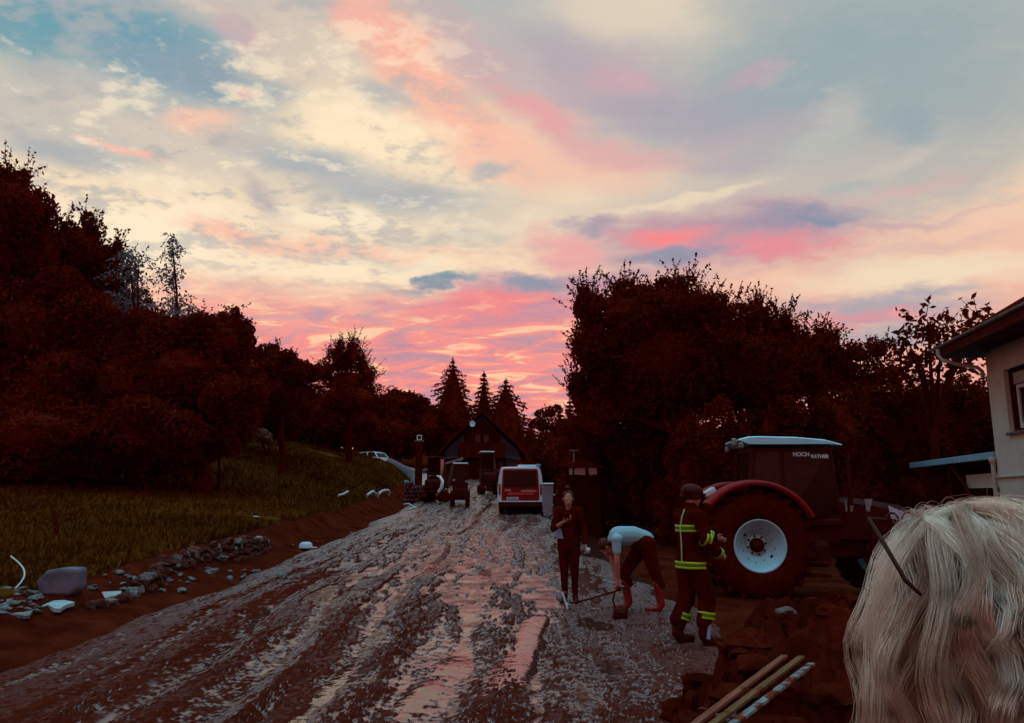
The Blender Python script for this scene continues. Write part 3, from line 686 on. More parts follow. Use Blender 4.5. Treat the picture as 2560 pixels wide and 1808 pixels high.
# ================================================================ vehicles
def hit(px, py, far=200):
    """where the sight line through a photo pixel meets the ground"""
    d = ray(px, py); t = 3.0
    while t < far:
        q = Vector((0, 0, CAMZ)) + d * t
        if q.z <= g(q.x, q.y): return Vector((q.x, q.y, g(q.x, q.y)))
        t += .03
    return Vector((0, 0, CAMZ)) + d * far
def wheel(parent, c, r, w, rimr, axis='X', m_rim=None, lugs=0, dish=.06):
    """wheel whose axle runs along the given axis; tyre with its rim as a sub-part"""
    rot = Matrix.Rotation(PI/2, 4, 'Y') if axis == 'X' else Matrix.Rotation(PI/2, 4, 'X')
    mt = MB(); h = w / 2
    mt.lathe([(rimr, -h*.8), (rimr*1.06, -h), (r*.86, -h*1.02), (r*.965, -h*.8), (r, -h*.45), (r, h*.45), (r*.965, h*.8), (r*.86, h*1.02), (rimr*1.06, h), (rimr, h*.8)], 40, rot)
    for i in range(lugs):
        for sd in (-1, 1):
            a = 2*PI*(i + (.5 if sd > 0 else 0))/lugs
            mt.box((0, 0, 0), (r*.10, .055, w*.52), rot @ Matrix.Rotation(a, 4, 'Z') @ Matrix.Translation((r*1.005, 0, sd*h*.48)) @ Matrix.Rotation(sd*.7, 4, 'X'), .008)
    t = mt.build('wheel', M['rubber'], parent, c)
    d = dish
    rim = MB()
    for s in (-1, 1):
        rim.lathe([(rimr*1.03, s*h*.97), (rimr, s*h*1.0), (rimr*.95, s*h*.93), (rimr*.90, s*(h*.9 - d*.12)), (rimr*.42, s*(h*.9 - d)), (rimr*.40, s*(h*.9 - d*1.05)), (rimr*.28, s*(h*.9 - d*1.05))], 48, rot)
    rim.build('rim', m_rim or M['steel'], t)
    hub = MB()
    for s in (-1, 1):
        hub.lathe([(rimr*.285, s*(h*.9 - d*1.04)), (rimr*.27, s*(h*.9 - d*1.35)), (rimr*.2, s*(h*.9 - d*.75)), (.0, s*(h*.9 - d*.7))], 24, rot)
    hub.build('hub', M['dark_metal'], t)
    if lugs and c[1] < 0:                                      # bolts and rim holes show on the near wheels
        s = 1
        for k in range(8):
            a = 2*PI*k/8 + .2; MB().lathe([(rimr*.045, -.005), (rimr*.045, .02), (0, .022)], 8, rot @ Matrix.Translation((math.cos(a)*rimr*.36, math.sin(a)*rimr*.36, s*(h*.9 - d*1.05)))).build('bolt', M['dark_metal'], t)
        for k in range(12):
            a = 2*PI*k/12 + .35; rr = rimr*(.66 if k % 3 else .60); sz = rimr*(.024 if k not in (4, 10) else .066)
            zz = s*(h*.9 - d*.12 - d*.88*(rimr*.90 - rr)/(rimr*.48)); MB().lathe([(sz, -.004), (sz, s*.006), (0, s*.007)], 10, rot @ Matrix.Translation((math.cos(a)*rr, math.sin(a)*rr, zz + s*.003))).build('rim_hole', M['dark_metal'], t)
    return t
def loft(mb, secs, smooth=True, cap=True):
    """secs: list of closed rings (lists of points) with equal counts"""
    n = len(secs[0]); vs = [p for s in secs for p in s]
    fs = [(i*n + k, i*n + (k+1) % n, (i+1)*n + (k+1) % n, (i+1)*n + k) for i in range(len(secs) - 1) for k in range(n)]
    mb.add(vs, fs, smooth)
    if cap: mb.add(secs[0], [tuple(range(n))[::-1]]); mb.add(secs[-1], [tuple(range(n))])
    return mb

# --- emergency van seen from behind
def van():
    x, Y = P(1301, 1283, 33.6).x, 33.6
    t = thing('fire_service_van', 'red and white fire service van seen from behind at the top of the muddy road', 'van', (x, Y, g(x, Y) + .02), R(-1.5))
    def sec(y, w, h, z0=.32, tum=.88):
        return [(-w*.96, y, z0), (-w, y, z0+.12), (-w, y, h*.52), (-w*(tum+.06), y, h*.80), (-w*tum, y, h*.94), (-w*(tum-.08), y, h), (0, y, h*1.012), (w*(tum-.08), y, h), (w*tum, y, h*.94), (w*(tum+.06), y, h*.80), (w, y, h*.52), (w, y, z0+.12), (w*.96, y, z0)]
    b = MB(); loft(b, [sec(0, .96, 1.93), sec(.12, .98, 1.96), sec(2.9, .98, 1.96), sec(3.5, .96, 1.80), sec(4.0, .93, 1.22), sec(4.75, .86, .98), sec(4.82, .78, .80)], False)
    b.build('body', M['white_paint'], t)
    def quad(name, pts, y, m, par=t, th=.012):
        q = MB(); q.prism(pts, th); q.build(name, m, par, (0, y, 0)); return COL.objects[-1]
    gate = MB().prism([(-.76, .50), (.76, .50), (.80, .62), (.80, 1.05), (.745, 1.82), (.70, 1.875), (-.70, 1.875), (-.745, 1.82), (-.80, 1.05), (-.80, .62)], .03, None, .008).build('tailgate', M['red_paint'], t, (0, -.018, 0))
    MB().prism([(-.72, 1.12), (.72, 1.12), (.68, 1.80), (-.68, 1.80)], .014, None, .005).build('rear_window', M['dark_glass'], gate, (0, -.021, 0))
    MB().box((0, 0, 0), (1.1, .01, .10)).build('stripe', mat('orange_stripe', (.42, .02, .012), .4, var=.15), gate, (.02, -.021, .84))
    mk = MB()
    for a, w_ in ((-.62, .05), (-.53, .07), (-.44, .06)): mk.box((a, 0, .98), (w_, .008, .085))
    mk2 = MB()
    for k in range(9): mk2.box((.07 + k * .072, 0, .955), (.052, .008, .075))
    mk2.build('marking', mat('pale_marking', (.42, .20, .17), .5, var=.2), gate, (0, -.021, 0))
    mk.build('marking', mat('faded_marking', (.40, .18, .15), .5, var=.2), gate, (0, -.021, 0))
    p = MB().box((0, 0, 0), (.50, .012, .11), None, .003).build('number_plate', M['plate_white'], gate, (-.33, -.022, .64))
    cc = MB()
    for k in range(7): cc.box((-.18 + k * .06, 0, 0), (.032, .004, .062))
    cc.build('characters', M['black_paint'], p, (0, -.0085, 0))
    bp = MB().box((0, 0, 0), (1.86, .16, .22), None, .04).build('bumper', M['black_paint'], t, (0, -.02, .40))
    MB().box((0, 0, 0), (1.88, .05, .045), None, .01).build('bumper_trim', M['white_paint'], bp, (0, -.07, .115))
    for s in (-1, 1):
        MB().box((0, 0, 0), (.09, .03, .46), None, .012).build('tail_light', mat('tail_lamp', (.16, .005, .005), .25, var=.1), t, (s*.885, -.012, 1.02))
        wheel(t, (s*.84, 1.0, .33), .33, .22, .20); wheel(t, (s*.84, 3.95, .33), .33, .22, .20)
        m = MB().box((0, 0, 0), (.17, .09, .24), None, .03).build('wing_mirror', M['black_paint'], t, (s*1.12, 3.45, 1.22)); MB().tube([(s*.05, 0, -.02), (-s*.18, 0, -.04)], .02).build('arm', M['black_paint'], m)
    lb = MB().box((0, 0, 0), (.82, .30, .10), None, .03).build('light_bar', M['white_paint'], t, (.28, .9, 2.04))
    MB().box((0, 0, 0), (.20, .32, .13), None, .03).build('beacon', mat('blue_lamp_glass', (.14, .20, .34), .2, var=.1), lb, (.50, 0, .02))
    for s in (-1, 1): MB().prism([(0, 0), (1.5, 0), (1.45, .5), (.05, .5)], .012).build('side_window', M['dark_glass'], t, (s*.955, .5, 1.18)); o = COL.objects[-1]; o.rotation_euler = (0, -s*.10, PI/2)
    hd = MB().box((0, 0, 0), (.02, .02, .26), None, .006).build('door_handle', M['black_paint'], gate, (0, -.03, 1.08)); hd.rotation_euler = (0, PI/2, 0)
van()

# --- parked cars
def car(name, label, loc, rz, paint, L=4.35, Wd=1.78, H=1.46, group=None, pitch=0.0):
    t = thing(name, label, 'car', loc, rz, group); t.rotation_euler = (pitch, 0, rz)
    h = Wd / 2
    # side profile (y forward): lower body then cabin
    low = [(-L/2, .35), (-L/2 - .02, .62), (-L/2 + .02, .88), (-L/2 + .25, .98), (L/2 - 1.25, .96), (L/2 - .35, .82), (L/2 - .05, .68), (L/2, .45), (L/2 - .05, .28), (-L/2 + .1, .26)]
    bm = bmesh.new(); n = len(low)
    for sx in (-1, 1):
        for y, z in low: bm.verts.new((sx * (h if z < .9 else h * .96), y, z))
    bm.verts.ensure_lookup_table()
    bm.faces.new(bm.verts[:n]); bm.faces.new(bm.verts[n:][::-1])
    for i in range(n): bm.faces.new((bm.verts[i], bm.verts[n + i], bm.verts[n + (i+1) % n], bm.verts[(i+1) % n]))
    bmesh.ops.recalc_face_normals(bm, faces=bm.faces[:]); bmesh.ops.bevel(bm, geom=bm.edges[:], offset=.05, segments=2, affect='EDGES')
    body = MB().bm(bm)
    rf = [(-L/2 + .42, H - .10), (-L/2 + .70, H - .02), (-L/2 + 1.5, H), (L/2 - 2.1, H - .04)]
    for sx in (-1, 1):                                       # pillars
        for a, b_ in (((-L/2 + .12, .95), (-L/2 + .55, H - .06)), ((-L/2 + 1.35, .97), (-L/2 + 1.4, H - .03)), ((-L/2 + 2.25, .97), (-L/2 + 2.15, H - .04)), ((L/2 - 1.2, .94), (L/2 - 2.1, H - .06))):
            body.tube([(sx*h*.93, a[0], a[1]), (sx*h*.76, b_[0], b_[1])], .045, 6)
    top = MB()
    loft(body, [[(-h*.74, y, z), (-h*.6, y, z + .035), (0, y, z + .05), (h*.6, y, z + .035), (h*.74, y, z), (h*.6, y, z - .03), (0, y, z - .03), (-h*.6, y, z - .03)] for y, z in rf], True)
    body.build('body', paint, t)
    loft(top, [[(-h*.90, y, .94), (-h*.72*k - h*.90*(1-k), y2, .94 + (z - .94)), (h*.72*k + h*.90*(1-k), y2, z), (h*.90, y, .94)] for y, y2, z, k in ((-L/2 + .16, -L/2 + .5, H - .06, 1), (-L/2 + 1.2, -L/2 + 1.2, H - .02, 1), (L/2 - 2.0, L/2 - 2.1, H - .06, 1), (L/2 - 1.3, L/2 - 1.35, .97, 0))], False)
    top.build('glazing', M['dark_glass'], t)
    for sx in (-1, 1):
        for y in (-L/2 + .78, L/2 - .85): wheel(t, (sx*(h - .12), y, .32), .32, .2, .21)
        MB().box((0, 0, 0), (.30, .05, .13), None, .02).build('tail_light', mat('car_tail_lamp', (.28, .01, .01), .25), t, (sx*(h - .18), -L/2 + .0, .82))
        MB().box((0, 0, 0), (.32, .06, .12), None, .02).build('headlight', M['plate_white'], t, (sx*(h - .22), L/2 - .08, .66))
        MB().box((0, 0, 0), (.16, .09, .12), None, .02).build('wing_mirror', paint, t, (sx*(h + .08), L/2 - 1.45, 1.0))
    MB().box((0, 0, 0), (.52, .012, .11)).build('number_plate', M['plate_white'], t, (0, -L/2 - .028, .60))
    MB().box((0, 0, 0), (Wd - .1, .05, .20), None, .015).build('bumper', M['black_paint'], t, (0, -L/2 - .005, .38))
    return t
cp = P(912, 1172, 74)
car('parked_car', 'white car parked on the side road behind the crest of the meadow', (cp.x, 74, cp.z + .05), R(62), M['white_paint'], 4.4)

# --- red farm tractor, side on
def tractor():
    Y = 13.9; x = P(1907, 1388, Y - .95).x
    t = thing('farm_tractor', 'red farm tractor with white roof and white rear wheel standing in the yard', 'tractor', (x, Y, g(x, Y) - .04), R(-2))
    wy = .74                                                  # near side is local -y
    mr = mat('white_rim_sky_tint', (.26, .42, .48), .42, var=.10, scale=4)  # white rims; the blue of the sky light is put into their colour
    for s in (-1, 1):
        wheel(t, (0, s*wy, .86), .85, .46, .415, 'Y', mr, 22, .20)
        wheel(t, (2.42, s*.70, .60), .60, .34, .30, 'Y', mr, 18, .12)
    fm = M['red_paint']
    for s in (-1, 1):                                         # arched fenders over the rear wheels
        f = MB(); secs = []
        for i in range(19):
            k = i / 18; a = R(140) - R(112) * k
            r0 = .985 - .03 * k; th = .085 - .035 * abs(k - .3) ; yy = s*wy; w = .27
            c, sn = math.cos(a), math.sin(a)
            secs.append([(c*(r0), yy - w, sn*r0), (c*(r0 + th), yy - w*.92, sn*(r0 + th)), (c*(r0 + th + .015), yy, sn*(r0 + th + .015)), (c*(r0 + th), yy + w*.92, sn*(r0 + th)), (c*r0, yy + w, sn*r0)])
        loft(f, secs, True); fo = f.build('fender', fm, t, (0, 0, .86))
        MB().box((0, 0, 0), (.20, .20, .11), None, .03, 0, 0, R(-30)).build('tail_lamp', M['plate_white'], fo, (-.70, s*(wy - .14), .86))
    ch = MB()
    ch.box((1.32, 0, .82), (2.64, .44, .42), None, .05).box((0, 0, .86), (.5, 1.1, .34), None, .06).box((2.42, 0, .62), (.3, 1.1, .2), None, .04)
    ch.box((.85, -.56, .72), (.75, .34, .42), None, .08)      # tank and step
    ch.box((.95, -.72, .38), (.42, .22, .05), None, .01).box((.95, -.72, .58), (.42, .22, .05), None, .01)
    ch.build('chassis', M['dark_metal'], t)
    hd = MB()
    loft(hd, [[(xx, -w, z0), (xx, -w, z1 - .10), (xx, -w*.72, z1), (xx, w*.72, z1), (xx, w, z1 - .10), (xx, w, z0)] for xx, w, z0, z1 in ((1.12, .34, .95, 1.66), (1.7, .33, .92, 1.60), (2.28, .30, .86, 1.50), (2.46, .25, .86, 1.38), (2.52, .19, .90, 1.22))], False)
    hood = hd.build('hood', M['black_paint'], t, (.34, 0, 0))
    for xx, w in ((1.31, .030), (1.40, .05), (1.68, .075)): MB().prism([(xx - w*.5, 1.40), (xx + w*.2, 1.40), (xx + w, 1.61), (xx - w*.9, 1.61)], .012).build('vent', M['steel'], hood, (0, -.345, 0))
    lampm = M['plate_white']
    for s in (-1, 1):
        MB().prism([(2.05, 1.28), (2.40, 1.22), (2.44, 1.32), (2.02, 1.50)], .014, None, .003).build('headlight', mat('lamp_glass', (.34, .34, .42), .2, var=.3, scale=9), hood, (0, s*.325, 0))
    MB().tube([(1.35, -.40, 1.5), (1.35, -.40, 2.25), (1.40, -.40, 2.32)], [.045, .04, .04], 10).build('exhaust', M['dark_metal'], t, (.36, 0, 0))
    cab = MB()
    for yy in (-.56, .56):
        cab.tube([(-.40, yy*.96, 1.30), (-.30, yy*.9, 2.46)], .04, 6).tube([(.15, yy, 1.25), (.18, yy*.92, 2.46)], .032, 6).tube([(1.12, yy*.8, 1.2), (1.0, yy*.86, 2.46)], .036, 6)
    cab.box((.38, 0, 1.22), (1.45, 1.02, .12), None, .03).box((.38, 0, 2.44), (1.38, 1.06, .06), None, .02).box((.55, 0, 1.02), (1.1, .9, .34), None, .05)
    co = cab.build('cab', M['black_paint'], t, (.38, 0, 0))
    gl = MB()
    gl.add([(-.37, -.545, 1.30), (.13, -.565, 1.28), (.16, -.52, 2.42), (-.29, -.505, 2.42)], [(0, 1, 2, 3)])
    gl2 = MB().add([(.19, -.565, 1.26), (1.10, -.46, 1.24), (.99, -.49, 2.42), (.21, -.52, 2.42)], [(0, 1, 2, 3)])
    gl3 = MB().add([(.19, .565, 1.26), (1.10, .46, 1.24), (.99, .49, 2.42), (.21, .52, 2.42)], [(0, 1, 2, 3)]).add([(-.37, .545, 1.30), (.13, .565, 1.28), (.16, .52, 2.42), (-.29, .505, 2.42)], [(0, 1, 2, 3)])
    gl4 = MB().add([(-.385, -.53, 1.30), (-.385, .53, 1.30), (-.30, .50, 2.42), (-.30, -.50, 2.42)], [(0, 1, 2, 3)]); gl5 = MB().add([(1.12, -.45, 1.22), (1.12, .45, 1.22), (1.0, .48, 2.42), (1.0, -.48, 2.42)], [(0, 1, 2, 3)])
    for q, nm in ((gl, 'rear_side_window'), (gl2, 'door_window'), (gl3, 'side_window'), (gl4, 'rear_window'), (gl5, 'windscreen')): q.build(nm, M['dark_glass'] if nm != 'rear_side_window' else mat('tinted_glass', (.040, .006, .004), .25, spec=.12, var=.4, scale=2), co)
    MB().box((0, 0, 0), (.46, .46, .10), None, .04).box((-.2, 0, .30), (.10, .44, .56), None, .04).build('seat', M['dark_cloth'], co, (.15, 0, 1.55))
    sw = MB(); sw.tube([(.16*math.cos(a), .16*math.sin(a), 0) for a in np.linspace(0, 2*PI, 17)], .014, 6).tube([(0, 0, 0), (.10, 0, -.35)], .02, 6)
    sw.build('steering_wheel', M['black_paint'], co, (.68, 0, 1.75))
    rf = MB()
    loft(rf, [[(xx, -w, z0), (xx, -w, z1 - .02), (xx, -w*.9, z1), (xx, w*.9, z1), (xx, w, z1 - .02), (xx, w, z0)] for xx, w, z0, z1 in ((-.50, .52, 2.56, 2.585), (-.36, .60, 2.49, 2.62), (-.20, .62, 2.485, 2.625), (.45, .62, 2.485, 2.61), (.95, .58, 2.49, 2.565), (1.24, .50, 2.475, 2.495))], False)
    rfo = rf.build('roof', mat('white_roof_sky_tint', (.30, .52, .60), .35, spec=.2, var=.08, scale=3), t, (.36, 0, .04))  # white roof with the teal light from overhead mixed into its colour
    for yy in (-.5, .5): MB().box((0, 0, 0), (.06, .13, .10), None, .02).build('work_light', M['steel'], rfo, (-.47, yy, 2.47))
    MB().box((0, 0, 0), (.07, .09, .13), None, .02).build('rear_mirror', M['steel'], rfo, (-.62, -.62, 2.52))
    # reflection catcher: small wing mirror seen low in the side window
    mi = MB().box((0, 0, 0), (.20, .03, .13), None, .03, 0, 0, R(-25)).build('wing_mirror', M['steel'], co, (.03, -.60, 1.58)); MB().tube([(0, 0, -.05), (.02, .06, -.16)], .012).build('arm', M['black_paint'], mi)
    lk = MB()
    for yy in (-.3, .3): lk.tube([(-.30, yy, .75), (-.85, yy, .55), (-.95, yy, .62)], .035, 7).tube([(-.35, yy, 1.25), (-.72, yy, 1.12), (-.80, yy, .60)], .022, 7)
    lk.tube([(-.3, 0, 1.15), (-.85, 0, .98)], .03, 7).tube([(-.30, -.12, 1.3), (-.55, -.2, 1.15), (-.62, -.24, .7)], .014, 6).tube([(-.30, .12, 1.3), (-.50, .1, 1.2), (-.66, .1, .75)], .014, 6)
    lk.build('rear_linkage', M['dark_metal'], t)
    # lettering on the upper door glass
    def text(body, size, loc, par):
        cu = bpy.data.curves.new('lettering', 'FONT'); cu.body = body; cu.size = size; cu.offset = size*.035; cu.extrude = .002
        o = bpy.data.objects.new('lettering', cu); COL.objects.link(o)
        me = bpy.data.meshes.new_from_object(o.evaluated_get(bpy.context.evaluated_depsgraph_get())); bpy.data.objects.remove(o)
        me.materials.append(mat('pale_lettering', (.42, .46, .50), .4, var=.05)); q = link('lettering', me, par, loc); q.rotation_euler = (R(86), 0, R(3)); return q
    text('HOCH', .095, (.36, -.552, 2.325), co); text('RATHER', .082, (.665, -.543, 2.295), co)
tractor()

# --- compact excavators and small tractor standing further up the road
def excavator(label, px, py, Y, rz, paint, roofm, s=1.0):
    b = P(px, py, Y); t = thing('compact_excavator', label, 'excavator', (b.x, Y, g(b.x, Y)), rz, 'compact excavators parked up the road'); t.scale = (s, s, s)
    for sx in (-1, 1):
        tr = MB(); pts = [(0, .62*math.cos(a) + (.35 if math.cos(a) > 0 else -.35), .24 + .23*math.sin(a)) for a in np.linspace(0, 2*PI, 24, endpoint=False)]
        loft(tr, [[(xx, y, z) for _, y, z in pts] for xx in (sx*.42 - .14, sx*.42 + .14)], False); tr.build('track', M['rubber'], t)
    MB().box((0, -.05, .56), (.95, 1.2, .20), None, .05).box((.0, -.48, .88), (1.0, .46, .55), None, .12).build('engine_cover', M['dark_metal'], t)
    cw = MB(); cw.tube([(.30, -.72, .50), (.48, -.74, .75), (.50, -.70, 1.05), (.34, -.62, 1.28), (.16, -.55, 1.32)], [.08, .09, .085, .07, .05], 8); cw.build('rear_guard', paint, t)
    cab = MB()
    for xx, yy in ((-.46, -.25), (.22, -.25), (-.46, .62), (.22, .62)): cab.tube([(xx, yy, .66), (xx*.96, yy*.95, 2.26)], .035, 6)
    cab.box((-.12, .18, 1.0), (.70, .88, .7), None, .03); c = cab.build('cab', M['black_paint'], t)
    MB().box((-.12, .18, 1.80), (.66, .84, .86), None, .01).build('glazing', M['dark_glass'], c)
    MB().box((-.12, .18, 2.30), (.78, .98, .07), None, .025).build('roof', roofm, c)
    bo = MB().tube([(.38, .55, .75), (.42, 1.5, 1.9), (.42, 2.1, 2.2), (.42, 2.9, 1.6)], [.11, .10, .09, .08], 8).build('boom', M['dark_metal'], t)
    MB().tube([(.42, 2.9, 1.6), (.42, 3.05, .6)], [.08, .06], 8).build('stick', M['dark_metal'], bo)
    MB().prism([(2.85, .62), (3.25, .62), (3.2, .2), (2.9, .1)], .5, Matrix.Translation((.42, 0, 0)) @ Matrix.Rotation(PI/2, 4, 'Z')).build('bucket', M['dark_metal'], bo)
    return t
excavator('compact excavator with dark cab and curved white rear guard beside the lantern pillar', 1092, 1270, 40.5, R(-12), M['white_paint'], M['dark_metal'], .98)
excavator('compact excavator with a white cab roof standing left of the red and white van', 1222, 1262, 47, R(8), M['dark_metal'], M['white_paint'], 1.08)
def small_tractor():
    b = P(1150, 1272, 38); t = thing('municipal_tractor', 'narrow dark tractor with pale strip along its roof seen from behind', 'tractor', (b.x, 38, g(b.x, 38)), R(3))
    for s in (-1, 1): wheel(t, (s*.36, 0, .36), .36, .22, .18, 'X', None, 16); wheel(t, (s*.34, 1.25, .30), .30, .18, .15, 'X')
    MB().box((0, .5, .62), (.62, 1.6, .42), None, .06).box((0, -.05, .52), (.52, .3, .5), None, .05).build('body', M['black_paint'], t)
    cab = MB()
    for xx in (-.34, .34):
        for yy in (-.1, .75): cab.tube([(xx, yy, .75), (xx*.92, yy*.9, 1.95)], .03, 6)
    cab.box((0, .33, .92), (.74, .9, .34), None, .03); c = cab.build('cab', M['black_paint'], t)
    MB().box((0, .33, 1.52), (.62, .8, .86)).build('glazing', M['dark_glass'], c)
    MB().box((0, .33, 2.0), (.78, 1.0, .10), None, .04).build('roof', M['black_paint'], c)
    MB().box((0, -.20, 2.02), (.74, .05, .07), None, .02).build('roof_trim', M['white_paint'], c)
    MB().box((0, 0, 0), (.52, .015, .12), None, .004).build('number_plate', M['plate_white'], t, (-.03, -.25, .22))
    for s in (-1, 1): MB().box((0, 0, 0), (.14, .04, .08), None, .01).build('tail_light', M['steel'], t, (s*.30, -.22, 1.15 if s > 0 else 1.22))
small_tractor()

# ================================================================ buildings and street furniture
def box_to(mb, x0, x1, y0, y1, z0, z1, bev=0.0):
    return mb.box(((x0+x1)/2, (y0+y1)/2, (z0+z1)/2), (abs(x1-x0), abs(y1-y0), abs(z1-z0)), None, bev)
plaster = mat('plaster', (.47, .46, .385), .85, spec=.1, var=.10, scale=1.4, bump=.35, bscale=60)
rooft = mat('roof_tiles', (.060, .0055, .002), .8, spec=0, var=.3, scale=3)
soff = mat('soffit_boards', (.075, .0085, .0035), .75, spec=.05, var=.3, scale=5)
def house_right():
    t = thing('plastered_house', 'cream plastered house at the right edge with dark eave and gutter', 'house', (11.1, 18.0, -.05), R(-8.75))
    w = MB()                                                 # local: x right/inside, y away, wall face at x=0, far corner at y=0
    box_to(w, 0, .35, -.80, 0, 0, 5.12); box_to(w, 0, .35, -2.30, -.80, 0, 3.2); box_to(w, 0, .35, -2.30, -.80, 4.58, 5.12); box_to(w, 0, .35, -9, -2.30, 0, 5.12)
    box_to(w, .35, 9, -.35, 0, 0, 5.12)
    w.prism([(.0, 5.12), (9, 5.12), (4.5, 8.0)], .35, Matrix.Translation((0, -.175, 0)))
    w.build('wall', plaster, t)
    MB().box((-.02, -4.5, 2.25), (.05, 9.0, .05), None, .008).build('string_course', plaster, t)
    wi = MB()                                                # window: frame, sashes, shutter box, pane, sill
    for a, b_, c_, d_ in ((-.86, -.80, 3.2, 4.58), (-2.30, -2.24, 3.2, 4.58), (-2.24, -.86, 4.52, 4.58), (-2.24, -.86, 3.2, 3.26)): box_to(wi, .10, .24, a, b_, c_, d_)
    win = wi.build('window', M['dark_metal'], t)
    sh = MB()
    for a, b_, c_, d_ in ((-1.03, -.95, 3.27, 4.22), (-2.15, -2.07, 3.27, 4.22), (-1.60, -1.52, 3.27, 4.22), (-2.07, -1.03, 3.27, 3.37), (-2.07, -1.03, 4.14, 4.22)): box_to(sh, .16, .22, a, b_, c_, d_, .008)
    sh.build('frame', M['white_paint'], win)
    box_to(MB(), .14, .22, -2.22, -.90, 4.24, 4.50, .01).build('shutter_box', mat('shutter', (.32, .28, .25), .6, var=.1), win)
    box_to(MB(), .20, .21, -2.1, -1.0, 3.3, 4.2).build('pane', M['dark_glass'], win)
    box_to(MB(), -.07, .12, -2.36, -.76, 3.13, 3.19, .01).build('sill', M['steel'], win)
    rf = MB()                                                # roof: sloping slab over the eave
    k = (8.2 - 5.30) / 5.5
    for y0, y1 in ((-9.6, .75),):
        rf.add([(-.82, y0, 5.30), (4.5, y0, 8.4), (4.5, y1, 8.4), (-.82, y1, 5.30), (-.82, y0, 5.38), (4.5, y0, 8.48), (4.5, y1, 8.48), (-.82, y1, 5.38), (10, y0, 5.30), (10, y1, 5.30), (10, y0, 5.38), (10, y1, 5.38)],
               [(0, 3, 2, 1), (4, 5, 6, 7), (0, 4, 7, 3), (3, 7, 6, 2), (0, 1, 5, 4), (1, 2, 9, 8), (5, 10, 11, 6), (2, 6, 11, 9), (1, 8, 10, 5), (8, 9, 11, 10)])
    rfo = rf.build('roof', rooft, t)
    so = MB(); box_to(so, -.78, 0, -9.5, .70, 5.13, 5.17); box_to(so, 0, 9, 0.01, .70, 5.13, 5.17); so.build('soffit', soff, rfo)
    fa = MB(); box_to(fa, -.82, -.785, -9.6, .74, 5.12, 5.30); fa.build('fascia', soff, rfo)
    gu = MB(); loft(gu, [[(-.90 + .045*math.cos(a), y, 5.36 + .045*math.sin(a)) for a in np.linspace(PI*.95, 2.05*PI, 9)] + [(-.90 + .036*math.cos(a), y, 5.36 + .036*math.sin(a)) for a in np.linspace(2.05*PI, PI*.95, 9)] for y in (-9.6, .78)], False)
    gu.build('gutter', mat('zinc_gutter', (.26, .23, .22), .45, metal=.4, var=.2), t)
    dp = MB(); dp.tube([(-.89, .35, 5.31), (-.89, .35, 5.16), (-.84, .30, 5.04), (-.55, .18, 4.90), (-.16, .08, 4.80), (-.07, .06, 4.70), (-.07, .06, 4.55)], .045, 10)
    dp.build('downpipe', mat('pale_pipe', (.34, .30, .26), .5, var=.12), t)
    dq = MB(); dq.tube([(-.07, .02, 2.62), (-.07, .02, 1.4), (-.07, .02, .1)], .05, 10).lathe([(.065, 2.56), (.08, 2.6), (.08, 2.68), (.06, 2.7)], 12, Matrix.Translation((-.07, .02, 0))); dq.build('downpipe', mat('pale_pipe_low', (.36, .32, .27), .5, var=.12), t)
    # flat canopy of the lean-to that continues the wall line
    box_to(MB(), -.05, 3.2, .06, 5.6, 2.66, 2.82, .01).build('canopy', mat('white_canopy_sky_tint', (.20, .36, .44), .5, spec=.2, var=.1), t)  # white slab, blue sky light painted into its colour
    a = MB(); box_to(a, .25, .30, .10, 2.4, 2.02, 2.36); a.build('panel', plaster, t)
    bk = MB(); box_to(bk, 3.0, 3.2, 0.06, 4.6, 0, 2.64); box_to(bk, .3, 3.0, 4.3, 4.5, 0, 2.64); bk.build('back_wall', soff, t)
    br = MB(); br.tube([(.1, 2.9, 2.64), (.1, 1.6, 1.7)], .05, 6).tube([(.1, 3.0, 0), (.1, 3.0, 2.66)], .06, 6); br.build('post', M['wood_dark'], t)
house_right()
bch = thing('garden_bench', 'small white slatted bench against the house wall at the right edge', 'bench', (10.62, 17.15, -.02), R(-8.75))
MB().box((0, 0, .44), (.40, 1.0, .04)).build('seat', M['white_paint'], bch); MB().box((.17, 0, .66), (.03, 1.0, .05)).box((.17, 0, .78), (.03, 1.0, .05)).build('backrest', M['white_paint'], bch)
for yy in (-.45, .45):
    MB().tube([(-.16, yy, 0), (-.16, yy, .42)], .022, 6).build('leg', M['white_paint'], bch); MB().tube([(.17, yy, 0), (.17, yy, .80)], .022, 6).build('leg', M['white_paint'], bch)

